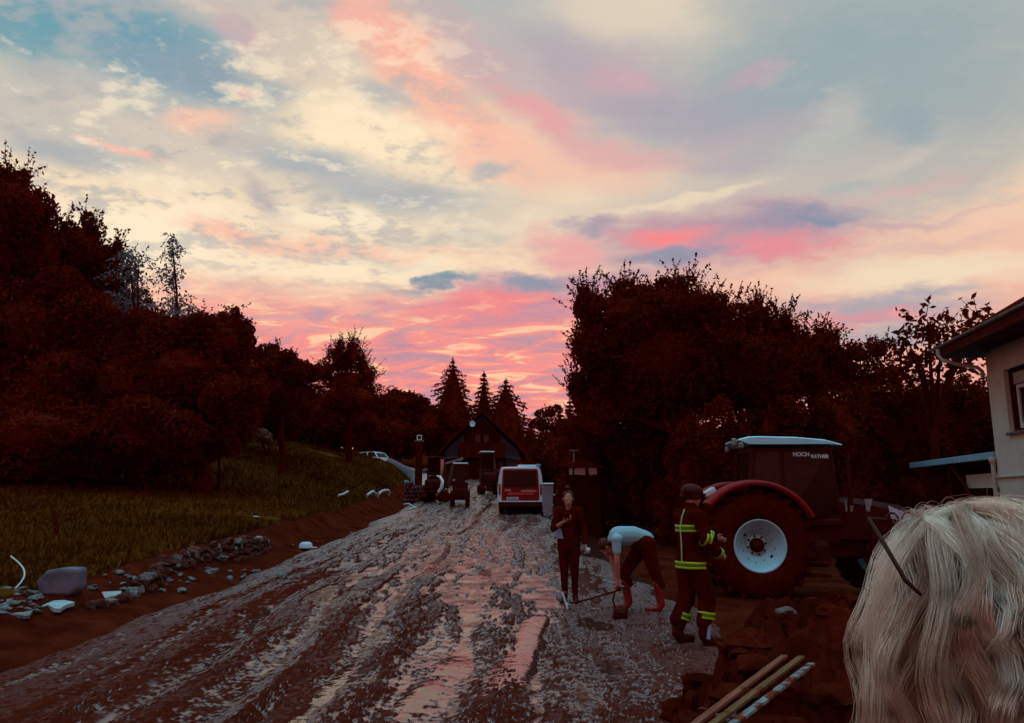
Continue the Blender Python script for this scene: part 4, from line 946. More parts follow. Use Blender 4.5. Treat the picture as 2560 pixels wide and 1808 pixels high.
# --- white gabled house at the end of the road
def far_house():
    Y = 75.0; s = Y / FPX
    X = lambda px: (px - 1204) * s
    zz = lambda py: P(1204, py, Y).z - z0
    x0 = P(1204, 1190, Y).x; z0 = 3.75
    t = thing('gabled_house', 'white gabled house with dark timber balcony at the end of the road', 'house', (x0, Y, z0), 0)
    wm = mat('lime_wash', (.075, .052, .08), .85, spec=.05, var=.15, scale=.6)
    dm = mat('dark_timber', (.050, .0045, .0018), .85, spec=.0, var=.3, scale=2, stretch=(1, 1, .2))
    g_ = [(X(1112), zz(1146)), (X(1112), zz(1128)), (X(1135), zz(1108)), (X(1204), zz(1040)), (X(1272), zz(1108)), (X(1297), zz(1128)), (X(1297), zz(1146))]
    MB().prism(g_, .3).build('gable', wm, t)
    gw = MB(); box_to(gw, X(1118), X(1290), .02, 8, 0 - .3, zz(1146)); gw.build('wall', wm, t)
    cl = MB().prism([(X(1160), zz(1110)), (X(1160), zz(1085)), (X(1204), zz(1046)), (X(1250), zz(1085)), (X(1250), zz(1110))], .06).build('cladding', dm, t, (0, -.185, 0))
    for px in (1194, 1215):
        w_ = MB(); w_.box((0, 0, 0), (.52, .05, .74)); wo = w_.build('window', mat('old_window', (.075, .013, .008), .6, spec=.1, var=.3), t, (X(px), -.22, zz(1097)))
        q = MB()
        for xx in (-.125, .125):
            for z_ in (-.2, 0.02, .22): q.box((xx, -.03, z_), (.19, .01, .17))
        q.build('pane', mat('dusk_pane', (.10, .03, .03), .3, spec=.2), wo)
    b = MB(); box_to(b, X(1147), X(1262), -1.5, -.19, zz(1146), zz(1138)); box_to(b, X(1147), X(1262), -1.5, -1.42, zz(1138), zz(1110)); box_to(b, X(1147), X(1147)+.08, -1.42, -.19, zz(1138), zz(1110)); box_to(b, X(1262)-.08, X(1262), -1.42, -.19, zz(1138), zz(1110))
    b.build('balcony', dm, t)
    rf = MB()
    for a, c in ((g_[3], (X(1088), zz(1152))), (g_[3], (X(1320), zz(1152)))):
        sgn = 1 if c[0] > 0 else -1
        mid = (X(1204 + sgn*84), zz(1112))
        for p, q in (((a[0], a[1] + .22), mid), (mid, c)):
            rf.add([(p[0], -1.1, p[1]), (q[0], -1.1, q[1]), (q[0], 8.2, q[1]), (p[0], 8.2, p[1]), (p[0], -1.1, p[1] + .22), (q[0], -1.1, q[1] + .22), (q[0], 8.2, q[1] + .22), (p[0], 8.2, p[1] + .22)], [(0, 1, 2, 3), (7, 6, 5, 4), (0, 4, 5, 1), (1, 5, 6, 2), (2, 6, 7, 3), (3, 7, 4, 0)])
    rf.build('roof', rooft, t)
    gd = MB(); box_to(gd, X(1150), X(1264), -.12, .0, -.2, zz(1148)); gd.build('ground_floor', dm, t)
    for px, w_ in ((1208, .5), (1228, .24), (1252, .34)): MB().box((0, 0, 0), (w_, .06, zz(1150) * .86), None, .01).build('door_panel', wm, t, (X(px), -.17, zz(1150) * .45))
    for pp in ([(X(1105), zz(1146)), (X(1150), zz(1141)), (X(1150), zz(1144)), (X(1105), zz(1150))], [(X(1258), zz(1141)), (X(1300), zz(1146)), (X(1300), zz(1150)), (X(1258), zz(1144))]): MB().prism(pp, .7).build('ledge', wm, t, (0, -.3, 0))
    return t
far_house()
d0 = P(1181, 1060, 73.2)
dish = thing('satellite_dish', 'pale satellite dish above the roof of the white gabled house', 'satellite dish', (d0.x, 73.2, d0.z - 1.6))
dm_ = MB(); rot = Matrix.Translation((0, 0, 1.6)) @ Matrix.Rotation(R(72), 4, 'X') @ Matrix.Rotation(R(-10), 4, 'Z')
dm_.lathe([(.0, .06), (.12, .05), (.22, .02), (.29, -.03), (.30, -.05), (.29, -.055), (.2, -.0), (.0, .03)], 28, Matrix.Translation((0, 0, 1.6)) @ Matrix.Rotation(R(78), 4, 'X') @ Matrix.Scale(.86, 4, (1, 0, 0)) @ Matrix.Rotation(PI, 4, 'X')).build('reflector', mat('dish_white', (.30, .50, .58), .4, var=.04), dish)  # white dish tinted with the blue light of the sky
MB().tube([(0, .1, -1.2), (0, .1, 1.55), (0, .02, 1.62)], .03, 6).build('mast', M['dark_metal'], dish)
MB().tube([(0, 0, 1.35), (0, -.35, 1.5), (0, -.36, 1.56)], .012, 5).build('arm', M['dark_metal'], dish)

# --- lean-to shed, gate pillar with lantern, stone terrace wall, timber fence, bins
shm = mat('shed_boards', (.20, .09, .12), .8, spec=.05, var=.3, scale=2, stretch=(1, 1, 8), bump=.3)
def shed():
    Y = 58; b = P(1108, 1215, Y); t = thing('wooden_shed', 'grey boarded lean-to shed with sloping roof left of the white gabled house', 'shed', (b.x, Y, g(b.x, Y)), R(6))
    H = P(1108, 1150, Y).z - g(b.x, Y)
    MB().prism([(-1.35, -.2), (1.2, -.2), (1.2, H + .05), (-1.35, H - .75)], 3.0).build('wall', shm, t, (0, 1.5, 0))
    MB().prism([(-1.65, H - .90), (1.45, H + .06), (1.45, H + .20), (-1.65, H - .76)], 3.6).build('roof', mat('shed_roof', (.20, .12, .15), .55, spec=.3, var=.3), t, (0, 1.4, 0))
    MB().box((.55, -.03, .85), (.8, .05, 1.7)).build('door', M['wood_dark'], t); MB().box((-.5, -.03, 1.15), (.7, .05, .4)).build('window', mat('shed_pane', (.22, .14, .17), .3, spec=.4), t)
shed()
def pillar():
    Y = 44; b = P(1046, 1212, Y); z0 = g(b.x, Y); h = P(1046, 1100, Y).z - z0
    t = thing('gate_pillar', 'tall dark pillar with a square lantern frame on top beside the side road', 'pillar', (b.x, Y, z0))
    MB().box((0, 0, h*.5 - .15), (.38, .38, h + .3 - .1), None, .03).box((0, 0, .2), (.5, .5, .7), None, .03).build('shaft', mat('dark_brick', (.055, .0055, .0025), .9, spec=0, var=.4, scale=6, bump=.5), t)
    MB().box((0, 0, h - .06), (.46, .46, .10), None, .02).build('cap', M['stone'], t)
    la = MB(); q = .12
    for xx in (-q, q):
        for yy in (-q, q): la.box((xx, yy, h + .13), (.028, .028, .26))
    for z_ in (h + .01, h + .25):
        for s_ in (-q, q): la.box((s_, 0, z_), (.03, 2*q, .03)).box((0, s_, z_), (2*q, .03, .03))
    la.build('lantern', M['white_paint'], t)
pillar()
def terrace():
    Y = 41; t0 = P(1040, 1275, Y); z0 = g(t0.x, Y)
    t = thing('stone_terrace_wall', 'dark purple stone wall standing at the road junction under the tall pillar', 'wall', (t0.x, Y, z0)); m = MB(); r = random.Random(4)
    H = P(1040, 1208, Y).z - z0
    for i in range(8):
        for j in range(7):
            if j * .22 > H * (1.05 - .05 * i): continue
            m.blob((-.55 + i * .155 + (j % 2) * .07, .1 * r.random(), .05 + j * .21), (.10, .16, .125), i * 7 + j, .3, 1.5, 2)
    m.box((-.05, .35, H * .45), (1.2, .5, H * .9)); m.build('masonry', mat('purple_stone', (.12, .03, .035), .85, spec=.05, var=.35, scale=4), t)
terrace()
p0 = P(1015, 1216, 41.5); z0 = g(p0.x, 41.5); hb = P(1015, 1209, 41.5).z - z0
sg = thing('post_box', 'small turquoise box on a post at the end of the side road', 'box', (p0.x, 41.5, z0))
MB().box((0, 0, hb), (.19, .10, .30), None, .02).build('box', mat('turquoise_enamel', (.04, .42, .50), .4, var=.05), sg); MB().tube([(0, .06, -.1), (0, .06, hb - .1)], .03, 6).build('post', M['dark_metal'], sg)
pd = [P(880, 1150, 79), P(940, 1166, 71), P(1000, 1188, 58), P(1040, 1232, 47)]
ribbon('side_road', [(p.x, p.y, g(p.x, p.y) + .06) for p in pd], 3.6, mdr)
def kerbwall():
    a, b = P(972, 1146, 66), P(1036, 1180, 52)
    t = thing('roadside_wall', 'low pale wall that slopes down along the far side of the side road', 'wall', (a.x, a.y, 0)); m = MB(); n = 16
    for i in range(n):
        q = a.lerp(b, (i + .5) / n); zt = q.z; zb = g(q.x, q.y) - .3
        m.box((q.x - a.x, q.y - a.y, (zt + zb) / 2), ((b - a).length / n * .35, (b - a).length / n * 1.0, max(.2, zt - zb)), None, 0, math.atan2(-(b - a).x, (b - a).y))
    m.build('wall_body', mat('pale_render', (.22, .22, .25), .6, spec=.3, var=.2), t)
kerbwall()
def fence(label, px0, px1, Y, top, npost, tilt=0.0):
    a, b = P(px0, top, Y), P(px1, top, Y + tilt); t = thing('board_fence', label, 'fence', (a.x, Y, g(a.x, Y))); r = random.Random(3)
    n = int((b - a).length / .14)
    pn = MB()
    for i in range(n):
        q = a.lerp(b, (i + .5) / n); h = a.z - g(a.x, Y) - .04 + r.uniform(-.04, .03)
        pn.box((q.x - a.x, q.y - a.y, h/2 - .05), (.125, .025, h + .1))
    pn.build('boards', M['wood_dark'], t); MB().tube([(0, -.05, a.z - g(a.x, Y)), (b.x - a.x, b.y - a.y - .05, a.z - g(a.x, Y) + .03)], .035, 6).build('rail', mat('pale_rail', (.30, .20, .19), .6, var=.3), t)
    for i in range(npost):
        q = a.lerp(b, i / (npost - 1)); MB().box((q.x - a.x, q.y - a.y + .08, .55), (.09, .09, 1.5)).build('post', M['wood_dark'], t)
fence('dark board fence with a paler rail behind the standing woman', 1392, 1478, 28.5, 1226, 3)
fence('low board fence right of the van behind the pale lidded bin', 1372, 1428, 33.5, 1238, 3)
def bin_():
    Y = 32; b = P(1369, 1278, Y); t = thing('wheelie_bin', 'grey bin with pale lid at the right side of the van', 'bin', (b.x, Y, g(b.x, Y)), R(10)); h = P(1369, 1210, Y).z - g(b.x, Y)
    m = MB(); loft(m, [[(-w, -w, z), (w, -w, z), (w, w, z), (-w, w, z)] for w, z in ((.15, .08), (.20, h - .06))], False); m.build('bin_body', mat('grey_plastic', (.22, .16, .17), .5, var=.1), t)
    MB().box((0, -.01, h), (.44, .46, .07), None, .03).build('lid', M['white_paint'], t)
    for s in (-1, 1): MB().lathe([(.09, -.03), (.09, .03)], 14, Matrix.Translation((s*.19, .15, .09)) @ Matrix.Rotation(PI/2, 4, 'Y')).build('wheel', M['rubber'], t)
bin_()
def hut():
    Y = 24.6; b = P(1458, 1200, Y); z0 = g(b.x, Y); t = thing('garden_hut', 'dark garden hut with three pale window panes and a vent pipe right of the road', 'hut', (b.x, Y, z0), R(-8))
    top = P(1458, 1160, Y).z - z0; wz = P(1458, 1177, Y).z - z0
    MB().box((0, .8, top/2 - .1), (1.05, 1.5, top)).build('wall', mat('tarred_boards', (.030, .0026, .001), .9, spec=0, var=.3), t)
    MB().prism([(-.68, top - .12), (.68, top - .12), (0, top + .16)], 1.9).build('roof', rooft, t, (0, .8, 0))
    for xx, w_, rr in ((-.38, .12, 0), (-.10, .34, R(4)), (.30, .26, R(-8))): MB().box((0, 0, 0), (w_, .03, .26), None, .01, 0, 0, rr).build('pane', mat('sky_lit_pane', (.16, .17, .21), .18, spec=.8, var=.1), t, (xx, .035, wz))
    MB().tube([(-.30, .3, top - .1), (-.30, .3, top + .42)], .025, 6).box((-.30, .3, top + .44), (.28, .16, .03)).build('vent_pipe', M['steel'], t)
hut()
for k, (px, lab) in enumerate(((925, 'left one of two dark posts on the meadow crest in front of the white car'), (938, 'right one of two dark posts on the meadow crest, the thicker one'))):
    b = P(px, 1196, 57.5); z = g(b.x, b.y); tp = P(px, 1122 + 22*k, 57.5)
    t = thing('fence_post', lab, 'post', (b.x, b.y, z), 0, 'dark posts on the meadow crest')
    MB().tube([(0, 0, -.3), (0, 0, tp.z - z)], .05 + .04*k, 6).build('post', M['wood_dark'], t)
    if k == 0: MB().box((-.25, 0, tp.z - z - .02), (.5, .03, .03)).build('crosspiece', M['wood_dark'], t)
b = hit(150, 1358); t = thing('leaning_post', 'dark post leaning left out of the grass at the left side', 'post', tuple(b)); MB().tube([(0, 0, -.2), (-.10, 0, .3), (-.21, .02, .66)], [.055, .05, .045], 8).build('post', M['wood_dark'], t)

# ================================================================ people
def fuse(name, caps, m, parent, voxel=.011, smooth=4):
    """tapered limbs and rounded masses grown together into one continuous surface"""
    mb = MB()
    for c in caps:
        if c[0] == 'e':                                      # ellipsoid: centre, radii[, rotation matrix]
            bm = bmesh.new(); bmesh.ops.create_icosphere(bm, subdivisions=3, radius=1)
            mm_ = Matrix.Translation(c[1]) @ (c[3].to_4x4() if len(c) > 3 else Matrix()) @ Matrix.Diagonal((*c[2], 1))
            mb.bm(bm, mm_)
        else:                                                # chain of joints with a radius each
            pts, rs = c
            for i in range(len(pts) - 1):
                mb.tube([pts[i], pts[i+1]], [rs[i], rs[i+1]], 12)
            for p, r in zip(pts, rs):
                bm = bmesh.new(); bmesh.ops.create_icosphere(bm, subdivisions=2, radius=r); mb.bm(bm, Matrix.Translation(p))
    me = bpy.data.meshes.new(name); me.from_pydata([tuple(p) for p in mb.v], [], mb.f); me.update()
    o = bpy.data.objects.new(name, me); COL.objects.link(o)
    r = o.modifiers.new('r', 'REMESH'); r.mode = 'VOXEL'; r.voxel_size = voxel
    s = o.modifiers.new('s', 'SMOOTH'); s.iterations = smooth; s.factor = .5
    out = bpy.data.meshes.new_from_object(o.evaluated_get(bpy.context.evaluated_depsgraph_get())); bpy.data.objects.remove(o)
    out.materials.clear(); out.materials.append(m); out.polygons.foreach_set('use_smooth', np.ones(len(out.polygons), bool))
    out.name = name; return link(name, out, parent)
V = Vector
def hand_caps(w, d, n, curl=.5, side=1, s=1.0):
    """wrist point, finger direction, palm normal: palm, four bent fingers, thumb from the side of the palm"""
    d = V(d).normalized(); n = V(n); n = (n - d * n.dot(d)).normalized(); b = d.cross(n) * side; w = V(w)
    caps = [([w, w + d*.045*s, w + d*.085*s], [.026*s, .030*s, .028*s]), ([w + d*.08*s - b*.025*s, w + d*.08*s + b*.025*s], [.017*s, .016*s])]
    for k, ln in enumerate((.070, .080, .074, .058)):
        p = w + d*.088*s + b*(.030 - .020*k)*s; dd = d.copy(); pts = [p]
        for q in range(3):
            dd = (dd + n * curl * (.5 + .3*q)).normalized(); pts.append(pts[-1] + dd * ln * s * (.45, .32, .24)[q])
        caps.append((pts, [.0095*s, .009*s, .008*s, .007*s]))
    p = w + d*.03*s + b*.028*s; caps.append(([p, p + (b*.75 + d*.6 + n*.3).normalized()*.04*s, p + (b*.55 + d*.9 + n*.5).normalized()*.075*s], [.013*s, .011*s, .009*s]))
    return caps
def head_caps(c, f, u, s=1.0):
    """head centre (eye height), facing, up"""
    f = V(f).normalized(); u = V(u); u = (u - f*u.dot(f)).normalized(); r = f.cross(u); c = V(c)
    m3 = Matrix((r, f, u)).transposed()
    K = lambda x, y, z: c + (r*x + f*y + u*z)*s
    caps = [('e', K(0, -.012, .03), (.075*s, .095*s, .092*s), m3), ('e', K(0, .030, -.045), (.056*s, .062*s, .075*s), m3), ('e', K(0, .062, -.098), (.028*s, .026*s, .022*s), m3),
            ([K(0, .088, .0), K(0, .112, -.038)], [.011*s, .015*s]), ([K(-.022, .088, -.068), K(0, .094, -.069), K(.022, .088, -.068)], [.008*s, .010*s, .008*s]),
            ([K(-.045, .078, .022), K(-.015, .090, .020)], [.010*s, .010*s]), ([K(.045, .078, .022), K(.015, .090, .020)], [.010*s, .010*s])]
    for sx in (-1, 1): caps.append(('e', K(sx*.078, -.008, -.012), (.010*s, .020*s, .032*s), m3))
    return caps, K, m3
def eyes(parent, K, s=1.0):
    for sx in (-1, 1):
        mb = MB(); bm = bmesh.new(); bmesh.ops.create_icosphere(bm, subdivisions=2, radius=.0125*s); mb.bm(bm, Matrix.Translation(K(sx*.031, .080, .003)), True)
        mb.build('eye', M['plate_white'], parent)
def band(mb, a, b, r, w, n=20, up=None):
    """a flat ring round a limb: centre a, axis towards b"""
    ax = (V(b) - V(a)).normalized(); q = ax.to_track_quat('Z', 'Y').to_matrix().to_4x4()
    r = r if isinstance(r, tuple) else (r, r)
    mb.lathe([(1, -w/2), (1.02, -w/4), (1.02, w/4), (1, w/2), (.96, w/2), (.96, -w/2), (1, -w/2)], n, Matrix.Translation(a) @ q @ Matrix.Diagonal((r[0], r[1], 1, 1)))

# --- woman standing at the road edge, facing the camera, one arm across her chest
def standing_woman():
    Y = 11.5; b = hit(1424, 1506); t = thing('person', 'slim person standing in dark clothes at the wet road edge, one arm bent', 'person', (b.x, b.y, b.z - .01), R(172))
    hd = (0, .03, 1.555)
    caps, K, m3 = head_caps(hd, (-.10, 1, -.22), (0, .1, 1))
    sh = {s: V((s*.165, 0, 1.375)) for s in (-1, 1)}
    # right arm of hers (x=+1) bends up over the chest, the other hangs with a small white cup
    elR, wrR = V((.235, .06, 1.10)), V((.06, .23, 1.21)); elL, wrL = V((-.235, -.02, 1.10)), V((-.262, .07, .86))
    hip = {s: V((s*.085, 0, .86)) for s in (-1, 1)}; kn = {1: V((.075, .045, .47)), -1: V((-.085, .03, .47))}; an = {1: V((.070, -.02, .085)), -1: V((-.085, -.02, .085))}
    arms = [([sh[1], elR, wrR], [.045, .037, .026]), ([sh[-1], elL, wrL], [.045, .037, .026])]
    torso = [([V((0, 0, .90)), V((0, .01, 1.08)), V((0, 0, 1.25)), V((0, -.01, 1.38))], [.120, .098, .108, .085]), ([sh[-1], sh[1]], [.055, .055]), ([V((-.07, 0, .9)), V((.07, 0, .9))], [.095, .095]), ([V((0, -.01, 1.38)), V((0, .012, 1.52))], [.050, .046])]
    legs = [([hip[s], kn[s], an[s]], [.082, .054, .036]) for s in (-1, 1)]
    feet = [([an[s], an[s] + V((s*.01, .05, -.055)), an[s] + V((s*.03, .15, -.06))], [.036, .034, .028]) for s in (-1, 1)]
    body = fuse('body', caps + torso + arms + legs + feet + hand_caps(wrR, (-.75, .25, .45), (0, -.5, .6), .5, 1, .95) + hand_caps(wrL, (-.05, .25, -.9), (.6, .6, .1), .9, 1, .95), M['skin'], t, .010)
    eyes(t, K)
    g1 = lambda a, k: [(p, [r + k for r in rr]) for p, rr in a]
    fuse('jacket', [([V((0, 0, .84)), V((0, .01, 1.08)), V((0, 0, 1.25)), V((0, -.01, 1.39))], [.128, .114, .124, .082]), ([sh[-1], sh[1]], [.068, .068]), ([V((-.08, 0, .86)), V((.08, 0, .86))], [.104, .104]), ([sh[1], elR, elR.lerp(wrR, .35)], [.060, .052, .044]), ([sh[-1], elL, elL.lerp(wrL, .86)], [.060, .052, .042])], M['dark_cloth'], t, .012)
    sc = MB().prism([(-.06, .98), (.055, .98), (.06, 1.10), (-.03, 1.12)], .02); sc.build('shirt_tail', mat('blue_shirt', (.16, .19, .27), .8, var=.1), t, (.135, .115, -.02))
    fuse('trousers', [([hip[s] + V((0, 0, .06)), hip[s], kn[s], an[s] + V((0, 0, .05))], [.098, .094, .063, .045]) for s in (-1, 1)] + [([V((-.07, 0, .90)), V((.07, 0, .90))], [.106, .106])], M['dark_cloth'], t, .011)
    for s in (-1, 1): fuse('shoe', [([an[s] + V((0, 0, .04)), an[s] + V((s*.01, .04, -.045)), an[s] + V((s*.035, .16, -.055))], [.047, .046, .036])], M['black_paint'], t, .010)
    fuse('hair', [('e', K(0, -.03, .045), (.088, .098, .090), m3), ([K(-.07, -.04, .0), K(0, -.085, -.05), K(.07, -.04, 0)], [.030, .050, .030]), ('e', K(.012, -.04, .165), (.045, .045, .040), m3)], M['brown_hair'], t, .010)
    cup = MB().lathe([(.0, 0), (.026, 0), (.034, .085), (.031, .085), (.024, .01), (0, .01)], 16); o = cup.build('drinking_cup', M['plate_white'], None, t.matrix_basis @ V((-.30, .13, .74)))
    tag(o, 'small white cup in the hanging hand of the standing person', 'cup')
    ph = MB().box((0, 0, 0), (.075, .010, .15), None, .006); pm = ph.build('phone', M['black_paint'], None, t.matrix_basis @ V((.005, .275, 1.275))); pm.rotation_euler = (R(-25), 0, R(172)); tag(pm, 'dark phone in the raised hand of the standing person', 'phone')
standing_woman()

# --- man bending over to the left, pale blue shirt, red boots
def bending_man():
    bz = hit(1600, 1528); t = thing('person', 'person bending low in a pale blue shirt, dark trousers and red boots', 'person', (bz.x, bz.y, bz.z), R(90))   # faces -x
    # local: +y is the way he faces (picture left), x is towards the camera side (+x = nearer)
    hipc = V((0, -.10, .94)); ch = V((0, .27, 1.03)); nk = V((0, .40, .965)); hd = V((0, .465, .885))
    caps, K, m3 = head_caps(hd, (0, .30, -1), (0, 1, .1))
    sh = {s: V((s*.18, .33, 1.00)) for s in (-1, 1)}
    el = {-1: V((-.20, .34, .70)), 1: V((.21, .36, .70))}; wr = {-1: V((-.16, .32, .45)), 1: V((.12, .30, .36))}
    hip = {s: V((s*.095, -.10, .92)) for s in (-1, 1)}; kn = {1: V((.12, .20, .50)), -1: V((-.12, -.22, .50))}; an = {1: V((.12, .14, .09)), -1: V((-.13, -.28, .09))}
    torso = [([hipc, V((0, .07, 1.03)), ch], [.125, .125, .135]), ([sh[-1], sh[1]], [.062, .062]), ([V((-.08, -.1, .94)), V((.08, -.1, .94))], [.11, .11]), ([ch, nk, hd + V((0, 0, .03))], [.07, .055, .055])]
    arms = [([sh[s], el[s], wr[s]], [.052, .042, .030]) for s in (-1, 1)]; legs = [([hip[s], kn[s], an[s]], [.095, .063, .042]) for s in (-1, 1)]
    feet = [([an[s], an[s] + V((0, .06, -.05)), an[s] + V((0, .18, -.055))], [.042, .04, .032]) for s in (-1, 1)]
    fuse('body', caps + torso + arms + legs + feet + hand_caps(wr[1], (-.1, .05, -1), (-.8, .2, 0), .8, 1) + hand_caps(wr[-1], (.1, .05, -1), (.8, .2, 0), .8, -1), M['skin'], t, .011); eyes(t, K)
    fuse('shirt', [([V((0, -.12, 1.0)), V((0, .07, 1.045)), ch + V((0, .01, .005)), V((0, .36, 1.0))], [.115, .140, .150, .085]), ([sh[-1], sh[1]], [.078, .078])] + [([sh[s], sh[s].lerp(el[s], .55)], [.070, .062]) for s in (-1, 1)], mat('pale_blue_shirt', (.20, .30, .335), .85, spec=.1, var=.06, bump=.3, bscale=12), t, .012, 6)
    fuse('trousers', [([hip[s] + V((0, 0, .02)), kn[s], an[s] + V((0, .0, .28))], [.122, .082, .068]) for s in (-1, 1)] + [([V((-.08, -.12, .93)), V((.08, -.12, .93))], [.128, .128]), ([V((0, -.12, .94)), V((0, .02, .97))], [.135, .125])], M['dark_cloth'], t, .012)
    rb = mat('red_rubber', (.16, .003, .003), .4, spec=.3, var=.2)
    for s in (-1, 1): fuse('rubber_boot', [([an[s].lerp(kn[s], .72), an[s] + V((0, 0, .02)), an[s] + V((0, .05, -.045)), an[s] + V((0, .19, -.05))], [.066, .058, .056, .046])], rb, t, .011)
    fuse('hair', [('e', K(0, -.025, .04), (.084, .100, .090), m3), ([K(-.06, -.05, -.01), K(0, -.09, -.03), K(.06, -.05, -.01)], [.03, .035, .03])], M['brown_hair'], t, .010)
    # push broom with pale blade, its handle in his lower hand
    w = t.matrix_basis @ V((.10, .30, .27)); hx = P(1416, 1511, w.y + .1)
    sq = thing('floor_squeegee', 'squeegee with pale blade turned on end and long dark handle held by the bending person', 'squeegee', (hx.x, hx.y, hx.z))
    a = w - hx; MB().tube([(0, 0, 0), tuple(a * .5 + V((0, 0, -.01))), tuple(a * 1.08)], .013, 8).build('handle', M['wood_dark'], sq)
    tp, bt = P(1405, 1480, hx.y) - hx, P(1426, 1543, hx.y - .05) - hx
    MB().tube([tuple(tp), tuple(bt)], .017, 8).build('blade', M['plate_white'], sq); MB().tube([(-.01, 0, 0), (.06, 0, .0)], .020, 8).build('socket', M['plate_white'], sq)
    w2 = t.matrix_basis @ V((-.14, .32, .37)); e2 = P(1506, 1449, w2.y + .1) - w2
    st = MB().tube([tuple(e2 * 1.0), (0, 0, 0), tuple(e2 * -.35)], .014, 8).build('broom_stick', M['steel'], None, tuple(w2)); tag(st, 'pale bare stick slanting up to the far hand of the bending person', 'stick')
    # small pump with hose by his boots
    pb = hit(1552, 1545); pu = thing('water_pump', 'small dark pump with a looped hose on the wet ground by the red boots', 'pump', tuple(pb))
    MB().lathe([(0, 0), (.09, 0), (.10, .04), (.10, .10), (.07, .14), (.03, .16), (0, .16)], 18).box((.0, -.06, .06), (.10, .10, .08), None, .02).build('housing', M['black_paint'], pu)
    MB().tube([(-.06, 0, .10), (-.10, .01, .22), (-.07, .02, .34), (.02, .02, .40), (.12, .03, .37)], .012, 7).build('hose', M['rubber'], pu)
bending_man()

# --- firefighter in dark turnout gear with yellow reflective bands, walking to the right
def firefighter():
    bz = hit(1736, 1612); t = thing('person', 'firefighter in dark gear with yellow reflective bands walking towards the tractor', 'person', (bz.x, bz.y, bz.z), R(-68))
    # local +y faces right and a little away; +x side is nearest the camera
    hd = V((0, .05, 1.69)); caps, K, m3 = head_caps(hd, (.1, 1, -.1), (0, 0, 1))
    sh = {s: V((s*.20, .0, 1.47)) for s in (-1, 1)}; el = {1: V((.285, .03, 1.16)), -1: V((-.24, .22, 1.28))}; wr = {1: V((.22, .25, 1.03)), -1: V((-.16, .46, 1.20))}
    hip = {s: V((s*.10, 0, .93)) for s in (-1, 1)}; kn = {1: V((.11, .13, .51)), -1: V((-.10, -.01, .50))}; an = {1: V((.11, .06, .10)), -1: V((-.11, -.16, .11))}
    torso = [([V((0, 0, .95)), V((0, 0, 1.15)), V((0, .01, 1.34)), V((0, 0, 1.47))], [.13, .125, .14, .09]), ([sh[-1], sh[1]], [.07, .07]), ([V((0, 0, 1.47)), V((0, .03, 1.65))], [.06, .058])]
    arms = [([sh[s], el[s], wr[s]], [.055, .046, .032]) for s in (-1, 1)]; legs = [([hip[s], kn[s], an[s]], [.10, .066, .045]) for s in (-1, 1)]
    feet = [([an[s], an[s] + V((0, .06, -.06)), an[s] + V((0, .18, -.065))], [.045, .042, .035]) for s in (-1, 1)]
    fuse('body', caps + torso + arms + legs + feet + hand_caps(wr[1], (-.2, .8, -.45), (-.9, 0, 0), .6, 1) + hand_caps(wr[-1], (.2, .9, -.2), (.8, 0, -.3), .6, -1), M['skin'], t, .012); eyes(t, K)
    jk = fuse('jacket', [([V((0, 0, .93)), V((0, -.005, 1.15)), V((0, .0, 1.34)), V((0, 0, 1.50))], [.158, .155, .165, .10]), ([sh[-1], sh[1]], [.092, .092]), ([V((-.07, 0, .93)), V((.07, 0, .93))], [.148, .148])] + [([sh[s], el[s], el[s].lerp(wr[s], .95)], [.088, .074, .060]) for s in (-1, 1)] + [([V((0, -.01, 1.5)), V((0, .02, 1.58))], [.085, .075])], M['dark_cloth'], t, .013, 5)
    fuse('trousers', [([hip[s] + V((0, 0, .03)), kn[s], an[s] + V((0, 0, .16))], [.130, .098, .086]) for s in (-1, 1)] + [([V((-.08, 0, .94)), V((.08, 0, .94))], [.135, .135])], M['dark_cloth'], t, .013, 5)
    hl = fuse('helmet', [('e', K(0, -.01, .055), (.115, .140, .105), m3), ([K(-.09, .0, .0), K(0, -.14, -.01), K(.09, 0, 0)], [.03, .032, .03]), ([K(-.07, .12, .035), K(0, .145, .035), K(.07, .12, .035)], [.022, .024, .022])], M['black_paint'], t, .011)
    for s in (-1, 1):
        bt = fuse('boot', [([an[s].lerp(kn[s], .55), an[s] + V((0, 0, .02)), an[s] + V((0, .05, -.05)), an[s] + V((0, .19, -.055))], [.080, .066, .062, .052])], M['black_paint'], t, .012)
        if s > 0: MB().box((0, 0, 0), (.012, .045, .17), None, .005).build('reflector', mat('grey_reflector', (.22, .20, .30), .4, var=.15), bt, (an[s].x + .072, an[s].y + .02, .165)); COL.objects[-1].rotation_euler = (R(-14), R(-6), 0)
    ye = mat('reflective_yellow', (.24, .36, .008), .5, spec=.3, var=.12, c2=(.34, .46, .012), scale=14); yd = mat('fluorescent_band', (.075, .115, .003), .6, spec=.2, var=.2, scale=10)
    def stripe(par, a, b, r, w, name='reflective_band'):
        mb = MB(); ax = (V(b) - V(a)).normalized()
        band(mb, V(a), V(a) + ax, r, w); o = mb.build(name, yd, par)
        for k in (-1, 1):
            m2 = MB(); rr = tuple(x*1.012 for x in r) if isinstance(r, tuple) else r*1.012
            band(m2, V(a) + ax * w * .31 * k, V(a) + ax * (w*.31*k + 1), rr, w * .30); m2.build('edge_strip', ye, o)
    stripe(jk, (0, 0, 1.325), (0, 0, 1.6), (.172, .168), .085); stripe(jk, (0, 0, .905), (0, 0, 1.2), (.226, .162), .085)
    stripe(jk, sh[1].lerp(el[1], .86), el[1] + V((0, .1, 0)), .086, .080); stripe(jk, sh[-1].lerp(el[-1], .55), el[-1], .090, .075); stripe(jk, el[-1].lerp(wr[-1], .8), wr[-1], .070, .05); stripe(jk, el[1].lerp(wr[1], .88), wr[1], .068, .045)
    tr = [o for o in t.children if o.name.startswith('trousers')][0]
